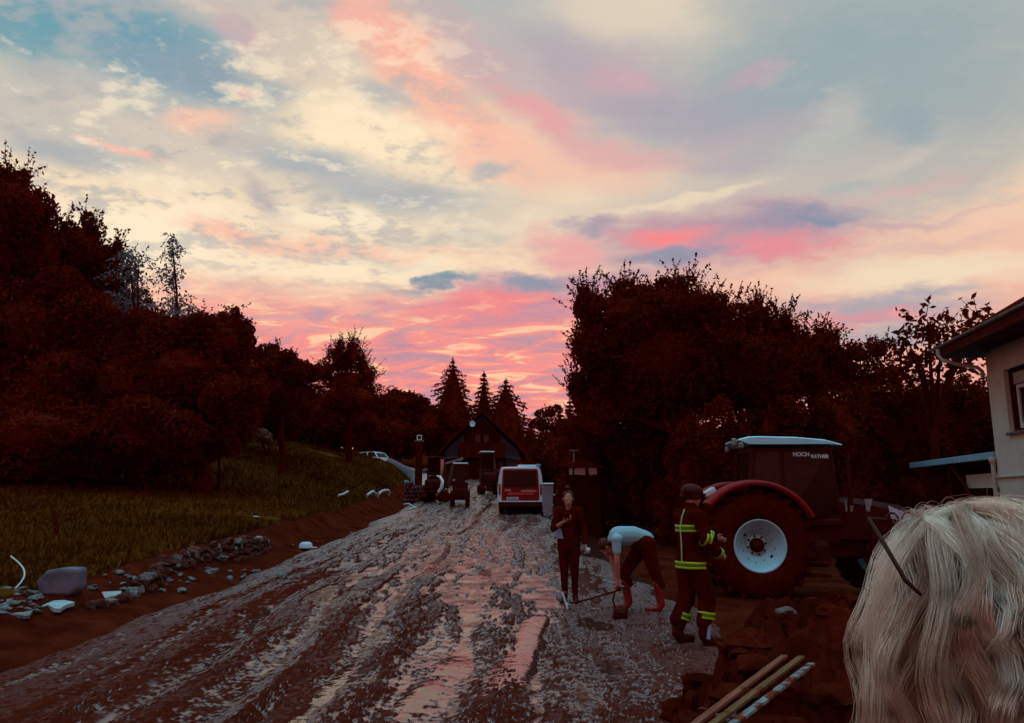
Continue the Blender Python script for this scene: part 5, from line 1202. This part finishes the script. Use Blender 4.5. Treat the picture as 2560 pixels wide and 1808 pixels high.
    stripe(tr, kn[1].lerp(an[1], .42), an[1], .102, .085); stripe(tr, kn[-1].lerp(an[-1], .48), an[-1], .100, .085)
    pv = MB(); pv.tube([(.03, -.085, 1.545), (.045, -.135, 1.46), (.05, -.168, 1.34), (.05, -.160, 1.15), (.05, -.164, .95)], .009, 6); pv.build('back_piping', mat('piping', (.30, .34, .16), .5, var=.3), jk)
firefighter()

# --- woman in the foreground seen from behind: long pale wavy hair, glasses
def foreground_woman():
    hc = P(2432, 1450, 1.52)                                  # middle of the head
    gx = g(hc.x, hc.y); H = hc.z - gx
    t = thing('person', 'person with long wavy pale blond hair and glasses, close and seen from behind', 'person', (hc.x, hc.y, gx), R(38))
    hd = V((0, 0, H - .02)); caps, K, m3 = head_caps(hd, (0, 1, -.10), (0, .05, 1), 1.04)
    sh = {s: V((s*.19, -.05, H - .38)) for s in (-1, 1)}; el = {s: V((s*.25, -.06, H - .60)) for s in (-1, 1)}; wr = {s: V((s*.22, .08, H - .80)) for s in (-1, 1)}
    hip = {s: V((s*.10, -.03, .86)) for s in (-1, 1)}; kn = {s: V((s*.10, 0, .46)) for s in (-1, 1)}; an = {s: V((s*.10, -.04, .08)) for s in (-1, 1)}
    z = H - .31
    torso = [([V((0, -.03, .88)), V((0, -.03, 1.05)), V((0, -.03, z - .12)), V((0, -.04, z))], [.135, .12, .125, .085]), ([sh[-1], sh[1]], [.06, .06]), ([V((0, -.04, z)), V((0, -.015, H - .09))], [.055, .055])]
    fuse('body', caps + torso + [([sh[s], el[s], wr[s]], [.05, .042, .028]) for s in (-1, 1)] + [([hip[s], kn[s], an[s]], [.095, .06, .04]) for s in (-1, 1)] + [([an[s], an[s] + V((0, .06, -.05)), an[s] + V((0, .16, -.05))], [.04, .036, .03]) for s in (-1, 1)] + hand_caps(wr[1], (0, .3, -1), (-1, .2, 0), .4, 1, .95) + hand_caps(wr[-1], (0, .3, -1), (1, .2, 0), .4, -1, .95), M['skin'], t, .010); eyes(t, K)
    fuse('coat', [([V((0, -.03, .72)), V((0, -.03, 1.05)), V((0, -.03, z - .12)), V((0, -.045, z - .01))], [.17, .15, .155, .10]), ([sh[-1], sh[1]], [.085, .085])] + [([sh[s], el[s], el[s].lerp(wr[s], .9)], [.085, .068, .055]) for s in (-1, 1)], M['dark_cloth'], t, .012)
    fuse('trousers', [([hip[s], kn[s], an[s] + V((0, 0, .05))], [.115, .08, .065]) for s in (-1, 1)], M['dark_cloth'], t, .013)
    for s in (-1, 1): fuse('shoe', [([an[s] + V((0, 0, .02)), an[s] + V((0, .05, -.04)), an[s] + V((0, .18, -.045))], [.05, .048, .04])], M['black_paint'], t, .011)
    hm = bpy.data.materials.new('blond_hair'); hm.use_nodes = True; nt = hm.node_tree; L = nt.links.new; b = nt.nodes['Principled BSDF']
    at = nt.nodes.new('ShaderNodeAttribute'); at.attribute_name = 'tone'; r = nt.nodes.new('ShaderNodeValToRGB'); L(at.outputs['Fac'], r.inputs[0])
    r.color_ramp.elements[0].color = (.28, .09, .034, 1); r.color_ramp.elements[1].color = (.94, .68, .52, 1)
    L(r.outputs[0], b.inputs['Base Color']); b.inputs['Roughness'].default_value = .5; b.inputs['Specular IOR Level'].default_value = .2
    # solid mass under the strands
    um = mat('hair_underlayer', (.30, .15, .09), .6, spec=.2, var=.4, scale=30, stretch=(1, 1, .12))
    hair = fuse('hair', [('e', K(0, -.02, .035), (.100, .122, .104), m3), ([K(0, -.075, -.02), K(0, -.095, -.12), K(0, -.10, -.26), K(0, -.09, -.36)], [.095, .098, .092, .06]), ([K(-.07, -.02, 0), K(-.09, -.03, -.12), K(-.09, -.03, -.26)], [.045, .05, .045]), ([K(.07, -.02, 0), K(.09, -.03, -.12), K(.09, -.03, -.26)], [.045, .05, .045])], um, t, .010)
    r2 = np.random.default_rng(12); pts_all, tone_all, rad_all = [], [], []
    NP = 24
    def lock(root, flow, length, wave, ph, nst, spread, tone, lift=1.0, seedr=0.0):
        """one lock: a guide that leaves the scalp along flow, bends down under its weight and waves; strands bundled round it"""
        p = V(root); d = V(flow).normalized(); ds = length / NP; gp = []
        side = d.cross(V((0, 0, 1)));  side = side.normalized() if side.length > 1e-3 else V((1, 0, 0))
        c0 = K(0, -.02, .03)
        for i in range(NP):
            k = i / (NP - 1); gp.append(p + side * math.sin(ph + k * wave[1] * 2*PI) * wave[0] * k ** .7 + V((0, 0, 1)).cross(side) * math.cos(ph*1.7 + k * wave[1] * 2*PI) * wave[0] * .7 * k ** .8)
            d = (d + V((0, 0, -1)) * .30 * (1 if k > .08 else .4)).normalized(); p = p + d * ds
            if k > .45: p = V((p.x * (1 - .035), p.y * (1 - .012), p.z))   # the ends gather towards the neck
            q = p - c0                                        # keep outside the head
            e = math.sqrt((q.x/.118)**2 + (q.y/.138)**2 + (q.z/.122)**2)
            if e < lift: p = c0 + q * (lift / max(e, .2))
            if p.z < H - .25:                                 # and outside the shoulders
                e = math.hypot(p.x / .12, (p.y + .05) / .14); m_ = min(1.0, (H - .25 - p.z) / .12) * (lift + .02)
                if e < m_: p = V((p.x * m_ / max(e, .1), (p.y + .05) * m_ / max(e, .1) - .05, p.z))
        gp = np.array(gp); kk = np.linspace(0, 1, NP)[:, None]
        for s in range(nst):
            a, rr = r2.random()*2*PI, math.sqrt(r2.random()) * spread
            off = np.array([math.cos(a)*rr, math.sin(a)*rr, r2.normal()*rr*.3]); shape = .9 + .5*np.sin(kk*PI) - .45*kk**3
            tw = r2.normal(size=3) * .0035
            pts_all.append(gp + off * shape + tw * np.sin(kk*(8 + 5*r2.random()) + a)); tone_all.append(np.clip(tone + r2.normal()*.08, 0, 1)); rad_all.append(.00030 * (.7 + .6*r2.random()))
    cr = K(-.01, .045, .135)                                    # whorl near the top of the back
    for i in range(330):
        th = r2.random()*2*PI; ph_ = (r2.random() ** .75) * R(112)
        dl = V((math.sin(ph_)*math.cos(th), math.sin(ph_)*math.sin(th), math.cos(ph_)))
        if dl.y > .35 and dl.z < .55: continue                 # face stays free
        root = K(0, -.02, .03) + V((dl.x*.108, dl.y*.128, dl.z*.112))
        fl = (root - cr) + V((r2.normal(), r2.normal(), r2.normal())) * .035; fl = fl - dl * fl.dot(dl); fl = (fl.normalized() if fl.length > 1e-3 else V((0, -1, 0))) + dl * (.02 + .12*r2.random())
        low = max(0, -dl.z + .4)
        lock(root, fl, .62 + .26*r2.random() + .10*dl.z, (.024 + .020*r2.random(), 3.0 + 1.8*r2.random()), 3.0*mnoise.noise(root*9) + 1.2*r2.normal()*.4, 84, .011 + .009*r2.random(), .62 + r2.normal()*.28, 1.0 + .13*r2.random() ** 1.5)
    for i in range(60):                                        # outer curls over cheek and shoulders
        th = R(150 + 75*r2.random()) if i % 2 else R(-35 + 60*r2.random() * (1 if i % 4 else -1)); dl = V((math.cos(th), math.sin(th), .1*r2.normal())).normalized()
        root = K(0, -.02, .0) + V((dl.x*.112, dl.y*.12, dl.z*.05 + .02))
        lock(root, dl*.5 + V((0, 0, -.9)), .52 + .22*r2.random(), (.030 + .018*r2.random(), 2.8 + 1.4*r2.random()), r2.random()*6.3, 80, .015, .56 + r2.normal()*.22, 1.0 + .07*r2.random())
    for i in range(20):                                        # loose loops standing up at the crown
        root = K(r2.normal()*.045, -.02 + r2.normal()*.05, .135); fl = V((r2.normal()*.5, r2.normal()*.5, 1.0))
        lock(root, fl, .10 + .09*r2.random(), (.014, 1.5), r2.random()*6.3, 7, .012, .45, .9)
    for i in range(70):                                        # single flyaway hairs
        th = r2.random()*2*PI; dl = V((math.cos(th), math.sin(th), .3 + r2.random())).normalized(); root = K(0, -.02, .02) + V((dl.x*.115, dl.y*.13, dl.z*.118))
        lock(root, dl + V((r2.normal()*.4, r2.normal()*.4, .2)), .08 + .12*r2.random(), (.012, 1.2), r2.random()*6.3, 1, .001, .6, 1.0)
    A = np.array(pts_all); n = len(A); rad = np.array(rad_all)
    tan = np.gradient(A, axis=1); tan /= np.linalg.norm(tan, axis=2, keepdims=True) + 1e-9
    ref = np.array([.3, .2, .93]); u = np.cross(tan, ref); u /= np.linalg.norm(u, axis=2, keepdims=True) + 1e-9; w = np.cross(tan, u)
    taper = np.clip(1.15 - np.linspace(0, 1, NP) ** 2 * .8, .2, 1)[None, :, None]; R_ = rad[:, None, None] * taper
    ring = np.stack([A + R_ * (u * math.cos(a) + w * math.sin(a)) for a in (0, 2*PI/3, 4*PI/3)], 2)     # n, NP, 3, 3
    idx = np.arange(n*NP*3).reshape(n, NP, 3); f = [np.stack([idx[:, :-1, k], idx[:, :-1, (k+1) % 3], idx[:, 1:, (k+1) % 3], idx[:, 1:, k]], -1).reshape(-1, 4) for k in range(3)]
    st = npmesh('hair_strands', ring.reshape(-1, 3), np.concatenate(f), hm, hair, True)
    a_ = st.data.attributes.new('tone', 'FLOAT', 'POINT'); a_.data.foreach_set('value', (np.array(tone_all, np.float32)[:, None, None] * (1.20 - .88*np.linspace(0, 1, NP, dtype=np.float32))[None, :, None] * np.ones((1, 1, 3), np.float32)).ravel())  # strands darken towards their ends: shade of the lower hair put into the tone
    # glasses: temples along the sides of the head, rims in front of the eyes
    inv = (Matrix.Translation(t.location) @ Matrix.Rotation(R(38), 4, 'Z')).inverted()
    h0, h1 = inv @ P(2172, 1296, 1.52), inv @ P(2264, 1452, 1.33)
    gl = MB(); gl.tube([tuple(h0), tuple(h0.lerp(h1, .5) + V((-.003, 0, .004))), tuple(h1), tuple(h1 + V((.008, -.02, -.022)))], [.0040, .0040, .0038, .003], 8)
    mir = V((-h0.x, h0.y, h0.z)); tm = MB().tube([tuple(mir), (-h1.x, h1.y, h1.z)], .0042, 8)
    go = gl.build('glasses', mat('brown_frame', (.035, .005, .0025), .6, spec=.05, var=.3), t)
    tm.build('temple', M['dark_metal'], go)
    for s in (-1, 1):
        c = V((s*.033, h0.y + .012, h0.z - .012)); rm = MB(); rm.tube([(c.x + .028*math.cos(a), c.y, c.z + .021*math.sin(a)) for a in np.linspace(0, 2*PI, 25)], .0022, 6); rm.tube([(s*.060, c.y, c.z + .008), tuple(h0 if s < 0 else mir)], .003, 6); rm.build('rim', M['dark_metal'], go)
foreground_woman()

# ================================================================ rubble, planks, stones
def heap():
    xs = np.arange(.15, 5.2, .03); ys = np.arange(2.2, 7.4, .03)
    def zh(X, Y):
        base = gz(X, Y)
        edge = .42 + .22 * (Y - 3.5) + .22 * fbm(Y * 1.3, X * 0 + 4, 3, 5)
        h = (.60 + .42 * sstep(Y, 4.2, 5.1) * sstep(X, .9, 1.9)) * sstep(X, edge - .2, edge + .5) * sstep(Y, 2.3, 3.0) * (1 - sstep(Y, 5.2, 6.4)) * (1 - .4 * sstep(X, 3.2, 5.0))
        h = h * (1 + .35 * fbm(X * .9, Y * .9, 3, 7))
        lump = fbm(X * 3.2, Y * 3.2, 4, 9, .6); cl = np.maximum(fbm(X * 8, Y * 8, 4, 13, .6), -.05)
        return base - .06 + h + (.40 * lump + .42 * cl + .16 * fbm(X * 21, Y * 21, 3, 19)) * np.clip(h * 2.2, 0, 1)
    t = thing('earth_heap', 'dark heap of earth and rubble under the planks at the lower right', 'heap', (2.0, 4.2, 0))
    X, Y = np.meshgrid(xs, ys); Z = zh(X, Y); nx, ny = len(xs), len(ys); i = np.arange(nx*ny).reshape(ny, nx)
    f = np.stack([i[:-1, :-1], i[:-1, 1:], i[1:, 1:], i[1:, :-1]], -1).reshape(-1, 4)
    npmesh('earth', np.stack([X - 2.0, Y - 4.2, Z], -1).reshape(-1, 3), f, M['earth'], t, False)
    r = random.Random(8); mb = MB(); mp = MB()
    for k in range(320):
        x, y = r.uniform(.5, 3.6), r.uniform(2.8, 6.0); z = float(zh(np.array(x), np.array(y)))
        if z < .18: continue
        s = r.uniform(.03, .125) * (1 if k % 4 else .38); (mp if k % 4 == 0 else mb).blob((x - 2.0, y - 4.2, z + s*.2), (s*r.uniform(.8, 1.6), s, s*r.uniform(.5, .9)), k, .5, 1.6, 2)
    mb.build('clod', M['earth'], t); COL.objects[-1]['kind'] = 'stuff'
    mp.build('rubble', mat('muddy_rubble', (.075, .03, .02), .85, var=.5, scale=7), t); COL.objects[-1]['kind'] = 'stuff'
    return zh
ZH = heap()
def plank(label, a, b, w, m, ragged):
    """board resting on the heap from a to b"""
    d = b - a; L_ = d.length; t = tag(None or bpy.data.objects.new('plank', None), label, 'plank', 'planks lying on the heap'); bpy.data.objects.remove(t)
    bm = bmesh.new(); n = 26; r = random.Random(len(label)); vs = []
    for i in range(n + 1):
        k = i / n; e = .0015 * r.uniform(-1, 1) * ragged; ww = w * (1 + ragged * .12 * mnoise.noise(V((k * 9, len(label), 0)))); sag = 0
        for sx, sz in ((-1, 1), (1, 1), (1, -1), (-1, -1)): vs.append(bm.verts.new((sx*ww/2 + e, (k - .5)*L_, sz*.006 + sag)))
    for i in range(n):
        for q in range(4): bm.faces.new((vs[i*4+q], vs[i*4+(q+1) % 4], vs[(i+1)*4+(q+1) % 4], vs[(i+1)*4+q]))
    bm.faces.new(vs[:4]); bm.faces.new(vs[-4:][::-1]); bmesh.ops.recalc_face_normals(bm, faces=bm.faces[:])
    o = MB().bm(bm).build('plank', m); o.location = (a + b) / 2
    y = d.normalized(); x = y.cross(V((0, 0, 1))).normalized(); zv = x.cross(y); rot = Matrix((x, y, zv)).transposed() @ Matrix.Rotation(R(-4), 3, 'Y'); o.rotation_euler = rot.to_euler()
    tag(o, label, 'plank', 'planks lying on the heap')
def plank_mat(name, c1, c2, mud):
    m = mat(name, c1, .85, spec=0, var=.25, scale=5, c2=c2, stretch=(6, .6, 1), bump=.3, bscale=20)
    nt = m.node_tree; L = nt.links.new; b = nt.nodes['Principled BSDF']; src = b.inputs['Base Color'].links[0].from_socket
    n = nt.nodes.new('ShaderNodeTexNoise'); n.inputs['Scale'].default_value = 7; n.inputs['Detail'].default_value = 5; tc = nt.nodes.new('ShaderNodeTexCoord'); L(tc.outputs['Object'], n.inputs[0])
    r = nt.nodes.new('ShaderNodeMapRange'); L(n.outputs[0], r.inputs[0]); r.inputs[1].default_value = mud; r.inputs[2].default_value = mud + .06
    x = nt.nodes.new('ShaderNodeMix'); x.data_type = 'RGBA'; L(r.outputs[0], x.inputs[0]); L(src, x.inputs[6]); x.inputs[7].default_value = (.12, .022, .012, 1); L(x.outputs[2], b.inputs['Base Color']); return m
plank('reddish brown plank, the one nearest the muddy road of the three on the heap', P(1725, 1820, 3.35), P(1961, 1640, 4.55), .036, plank_mat('red_plank', (.18, .050, .026), (.25, .068, .044), .60), .5)
plank('brown mud streaked plank, the middle one of the three on the heap', P(1770, 1820, 3.30), P(2004, 1642, 4.45), .036, plank_mat('brown_plank', (.14, .054, .025), (.19, .076, .038), .57), .8)
plank('broken plank with pale end, nearest the blond person of the three on the heap', P(1820, 1820, 3.25), P(2030, 1660, 4.25), .034, plank_mat('pale_plank', (.15, .125, .12), (.22, .20, .20), .48), 1.6)

# left roadside: boulder, broken slabs, hoop, stones, dry wall
b = hit(152, 1478); o = MB().prism([(-.30, .14), (-.17, .30), (.02, .335), (.29, .33), (.30, .04), (.22, -.06), (-.20, -.06)], .34, None, .05)
o = o.build('boulder', mat('blue_grey_stone', (.11, .085, .11), .7, spec=.1, var=.35, scale=3, bump=.5, bscale=12)); o.location = b; tag(o, 'large smooth blue grey stone block beside the rubble at the left', 'boulder')
hp = MB(); A0, A1 = P(36, 1394, 12.4), P(38, 1472, 11.8); A0b, A1b = V((0, 0, 0)), A1 - A0
pts = [A0b + (A1b - A0b) * k + V((1, .1, 0)) * .145 * math.sin(PI * k) + V((-.06, 0, .02)) * (1 - k) ** 3 for k in np.linspace(0, 1, 15)]
o = hp.tube([tuple(p) for p in pts], .013, 8).build('bent_hoop', mat('pale_pipe_plastic', (.34, .36, .35), .5, var=.1)); o.location = A0; tag(o, 'thin pale hoop of bent pipe standing in the grass at the left edge', 'hoop')
def slab(label, pts_px, thick, m, name='broken_slab', tilt=0.0, cat='slab', group=None):
    c = hit(*np.mean(pts_px, axis=0)); n = len(pts_px); top = []
    for px, py in pts_px:
        d = ray(px, py); n_ = V((0, -math.sin(tilt), math.cos(tilt))); k = (c + V((0, 0, thick)) - V((0, 0, CAMZ))).dot(n_) / d.dot(n_); top.append(V((0, 0, CAMZ)) + d * k - c)
    bm = bmesh.new(); a = [bm.verts.new(p) for p in top]; b_ = [bm.verts.new(p + V((0, 0, -thick - .02))) for p in top]
    bm.faces.new(a); bm.faces.new(b_[::-1])
    for i in range(n): bm.faces.new((a[i], b_[i], b_[(i+1) % n], a[(i+1) % n]))
    bmesh.ops.recalc_face_normals(bm, faces=bm.faces[:]); o = MB().bm(bm).build(name, m); o.location = c; return tag(o, label, cat, group)
slab('beige broken concrete slab lying at the road edge right of the boulder', [(245, 1480), (303, 1477), (302, 1487), (275, 1492), (256, 1497), (249, 1492)], .05, mat('beige_concrete', (.26, .22, .20), .8, var=.25, bump=.4), tilt=.35)
slab('pale ragged sheet lying flat below the boulder', [(100, 1518), (125, 1502), (160, 1500), (187, 1505), (165, 1512), (150, 1522), (135, 1521), (120, 1512)], .03, mat('pale_sheet', (.24, .27, .27), .7, var=.25, bump=.4), tilt=.1)
slab('thin pale flake of stone in front of the left rubble', [(10, 1536), (28, 1534), (40, 1532), (58, 1530), (84, 1523), (74, 1538), (60, 1540), (40, 1536)], .02, M['pale_stone'], tilt=.1)
slab('long flat white board lying on the meadow', [(622, 1294), (634, 1290), (648, 1291), (663, 1300), (640, 1297)], .04, M['white_paint'], 'white_board', .5, 'board')
o = hit(764, 1370); bc = MB(); bc.lathe([(.0, .155), (.10, .15), (.16, .11), (.18, .0)], 18).box((.18, -.02, .01), (.22, .22, .02), None, .008); q = bc.build('upturned_basin', mat('white_enamel', (.34, .34, .38), .4, var=.06)); q.location = o; tag(q, 'upturned white basin on the verge right of the stone wall', 'basin')
r = random.Random(21); sm = []
for k in range(6):
    mb = MB(); mb.blob((0, 0, .03), (.11, .09, .055), 40 + k, .35, 1.3, 2); ob = mb.build('rubble_stone', M['pale_stone']); sm.append(ob)
first = list(sm); SG = 'pale stones strewn along the road edge below the meadow'
spots = [(r.uniform(-10, 95), r.uniform(1472, 1540)) for _ in range(26)] + [(r.uniform(215, 480), r.uniform(1430, 1480)) for _ in range(26)] + [(r.uniform(520, 735), r.uniform(1422, 1448)) for _ in range(22)] + [(r.uniform(60, 330), r.uniform(1340, 1375)) for _ in range(7)] + [(r.uniform(480, 900), r.uniform(1325, 1400)) for _ in range(16)]
for k, (px, py) in enumerate(spots):
    src = sm[k % 6]; ob = first.pop(0) if first else src.copy()
    if ob is not src or ob.name not in COL.objects: 
        if ob.name not in COL.objects: COL.objects.link(ob)
    q = hit(px, py); s = r.uniform(.25, .85) * (1.0 if py > 1420 else .6); ob.location = q; ob.scale = (s * r.uniform(.8, 1.7), s, s * r.uniform(.5, 1.0)); ob.rotation_euler = (r.uniform(-.3, .3), r.uniform(-.3, .3), r.uniform(0, 6.3))
    tag(ob, 'one of the small pale stones scattered over the muddy verge below the meadow', 'stone', SG)
def drywall():
    t = thing('dry_stone_wall', 'low dry stone wall holding up the meadow beside the muddy road', 'wall', (-6.2, 15, 0)); mb = MB(); mt = MB(); r = random.Random(6)
    n = 64
    for i in range(n):
        k = i / n; Y = 11.6 + 9.5 * k; x = -6.15 + .12 * math.sin(Y * 1.1) + .25 * max(0, (13 - Y)) * .3
        hgt = interp(Y, [11.6, 13, 14.5, 18, 20, 21.2], [.10, .28, .44, .50, .40, .15]) * (.8 + .4 * r.random()); zb = g(-5.6, Y) - .03
        rows = max(1, int(hgt / .14))
        for j in range(rows):
            (mt if r.random() < (.28 if j == rows - 1 else .04) else mb).blob((x + 6.2 + r.uniform(-.04, .04) - j*.03, Y - 15, zb + .07 + j * hgt / rows), (.06 + .08*r.random(), .05 + .07*r.random(), .05 + .06*r.random()), i*5 + j, .4, 1.4, 2)
    mb.build('masonry', mat('wall_stone', (.075, .018, .011), .85, spec=.1, var=.6, scale=4, bump=.5), t); mt.build('coping', mat('coping_stone', (.10, .06, .055), .75, var=.8, scale=3, bump=.4), t)
drywall()
# pale bent pipes and branches washed up by the junction, far rubble on the slope
pm = mat('pale_debris', (.27, .25, .24), .6, var=.2)
def bent(label, pxs, Y, rad, name='bent_pipe', cat='pipe', lift=0.0):
    p0 = P(*pxs[0], Y); pts = [P(px, py, Y + .25*i) - p0 for i, (px, py) in enumerate(pxs)]
    o = MB().tube([tuple(p) for p in pts], rad, 7).build(name, pm); o.location = p0; tag(o, label, cat)
bent('pale bent pipe like a flattened arch on the bank below the meadow crest', [(917, 1239), (925, 1233), (933, 1229), (940, 1236), (944, 1242)], 27, .05)
bent('pale curved pipe right of the arch shaped one on the bank', [(946, 1236), (953, 1229), (962, 1226), (970, 1226), (974, 1233), (972, 1239)], 27.2, .045)
bent('short pale stick lying alone on the dark bank below the meadow', [(846, 1239), (858, 1236), (870, 1229)], 26, .04, 'pale_stick', 'stick')
bent('pale forked branch where the bank meets the muddy road', [(1018, 1276), (1030, 1271), (1040, 1271), (1022, 1260), (1010, 1261)], 30, .035, 'pale_branch', 'branch')
r = random.Random(31)
for k, (px, py, s) in enumerate(((586, 1082, .55), (596, 1083, .5), (620, 1076, .5), (640, 1080, .6), (655, 1082, .55), (668, 1092, .5), (588, 1068, .3))):
    q = P(px, py + 4, 40); mb = MB(); mb.blob((0, 0, 0), (s*.7, s*.5, s*.55), 70 + k, .35, 1.2, 2); o = mb.build('hillside_rock', mat('hillside_rock_%d' % k, (.11, .05, .035), .9, spec=.05, var=.5, scale=2)); z = g(q.x, q.y)
    o.location = (q.x, q.y, max(q.z, z)); tag(o, 'one of the dull brown rocks heaped at the top of the meadow', 'rock', 'dull rocks heaped at the top of the meadow')
for k, (px, py, lab) in enumerate(((1632, 1525, 'small white scrap on the ground between the two red boots'), (1672, 1541, 'pale scrap just left of the firefighter, the upper of two'), (1674, 1560, 'pale scrap just left of the firefighter, the lower of two'), (1762, 1566, 'pale scrap on the mud right of the firefighter'))):
    q = hit(px, py); o = MB().box((0, 0, 0), (.09, .045, .015), None, .005).build('scrap', M['stone']); o.location = q + V((0, 0, .03)); o.rotation_euler = (.15, -.2, .5 * k); tag(o, lab, 'scrap')
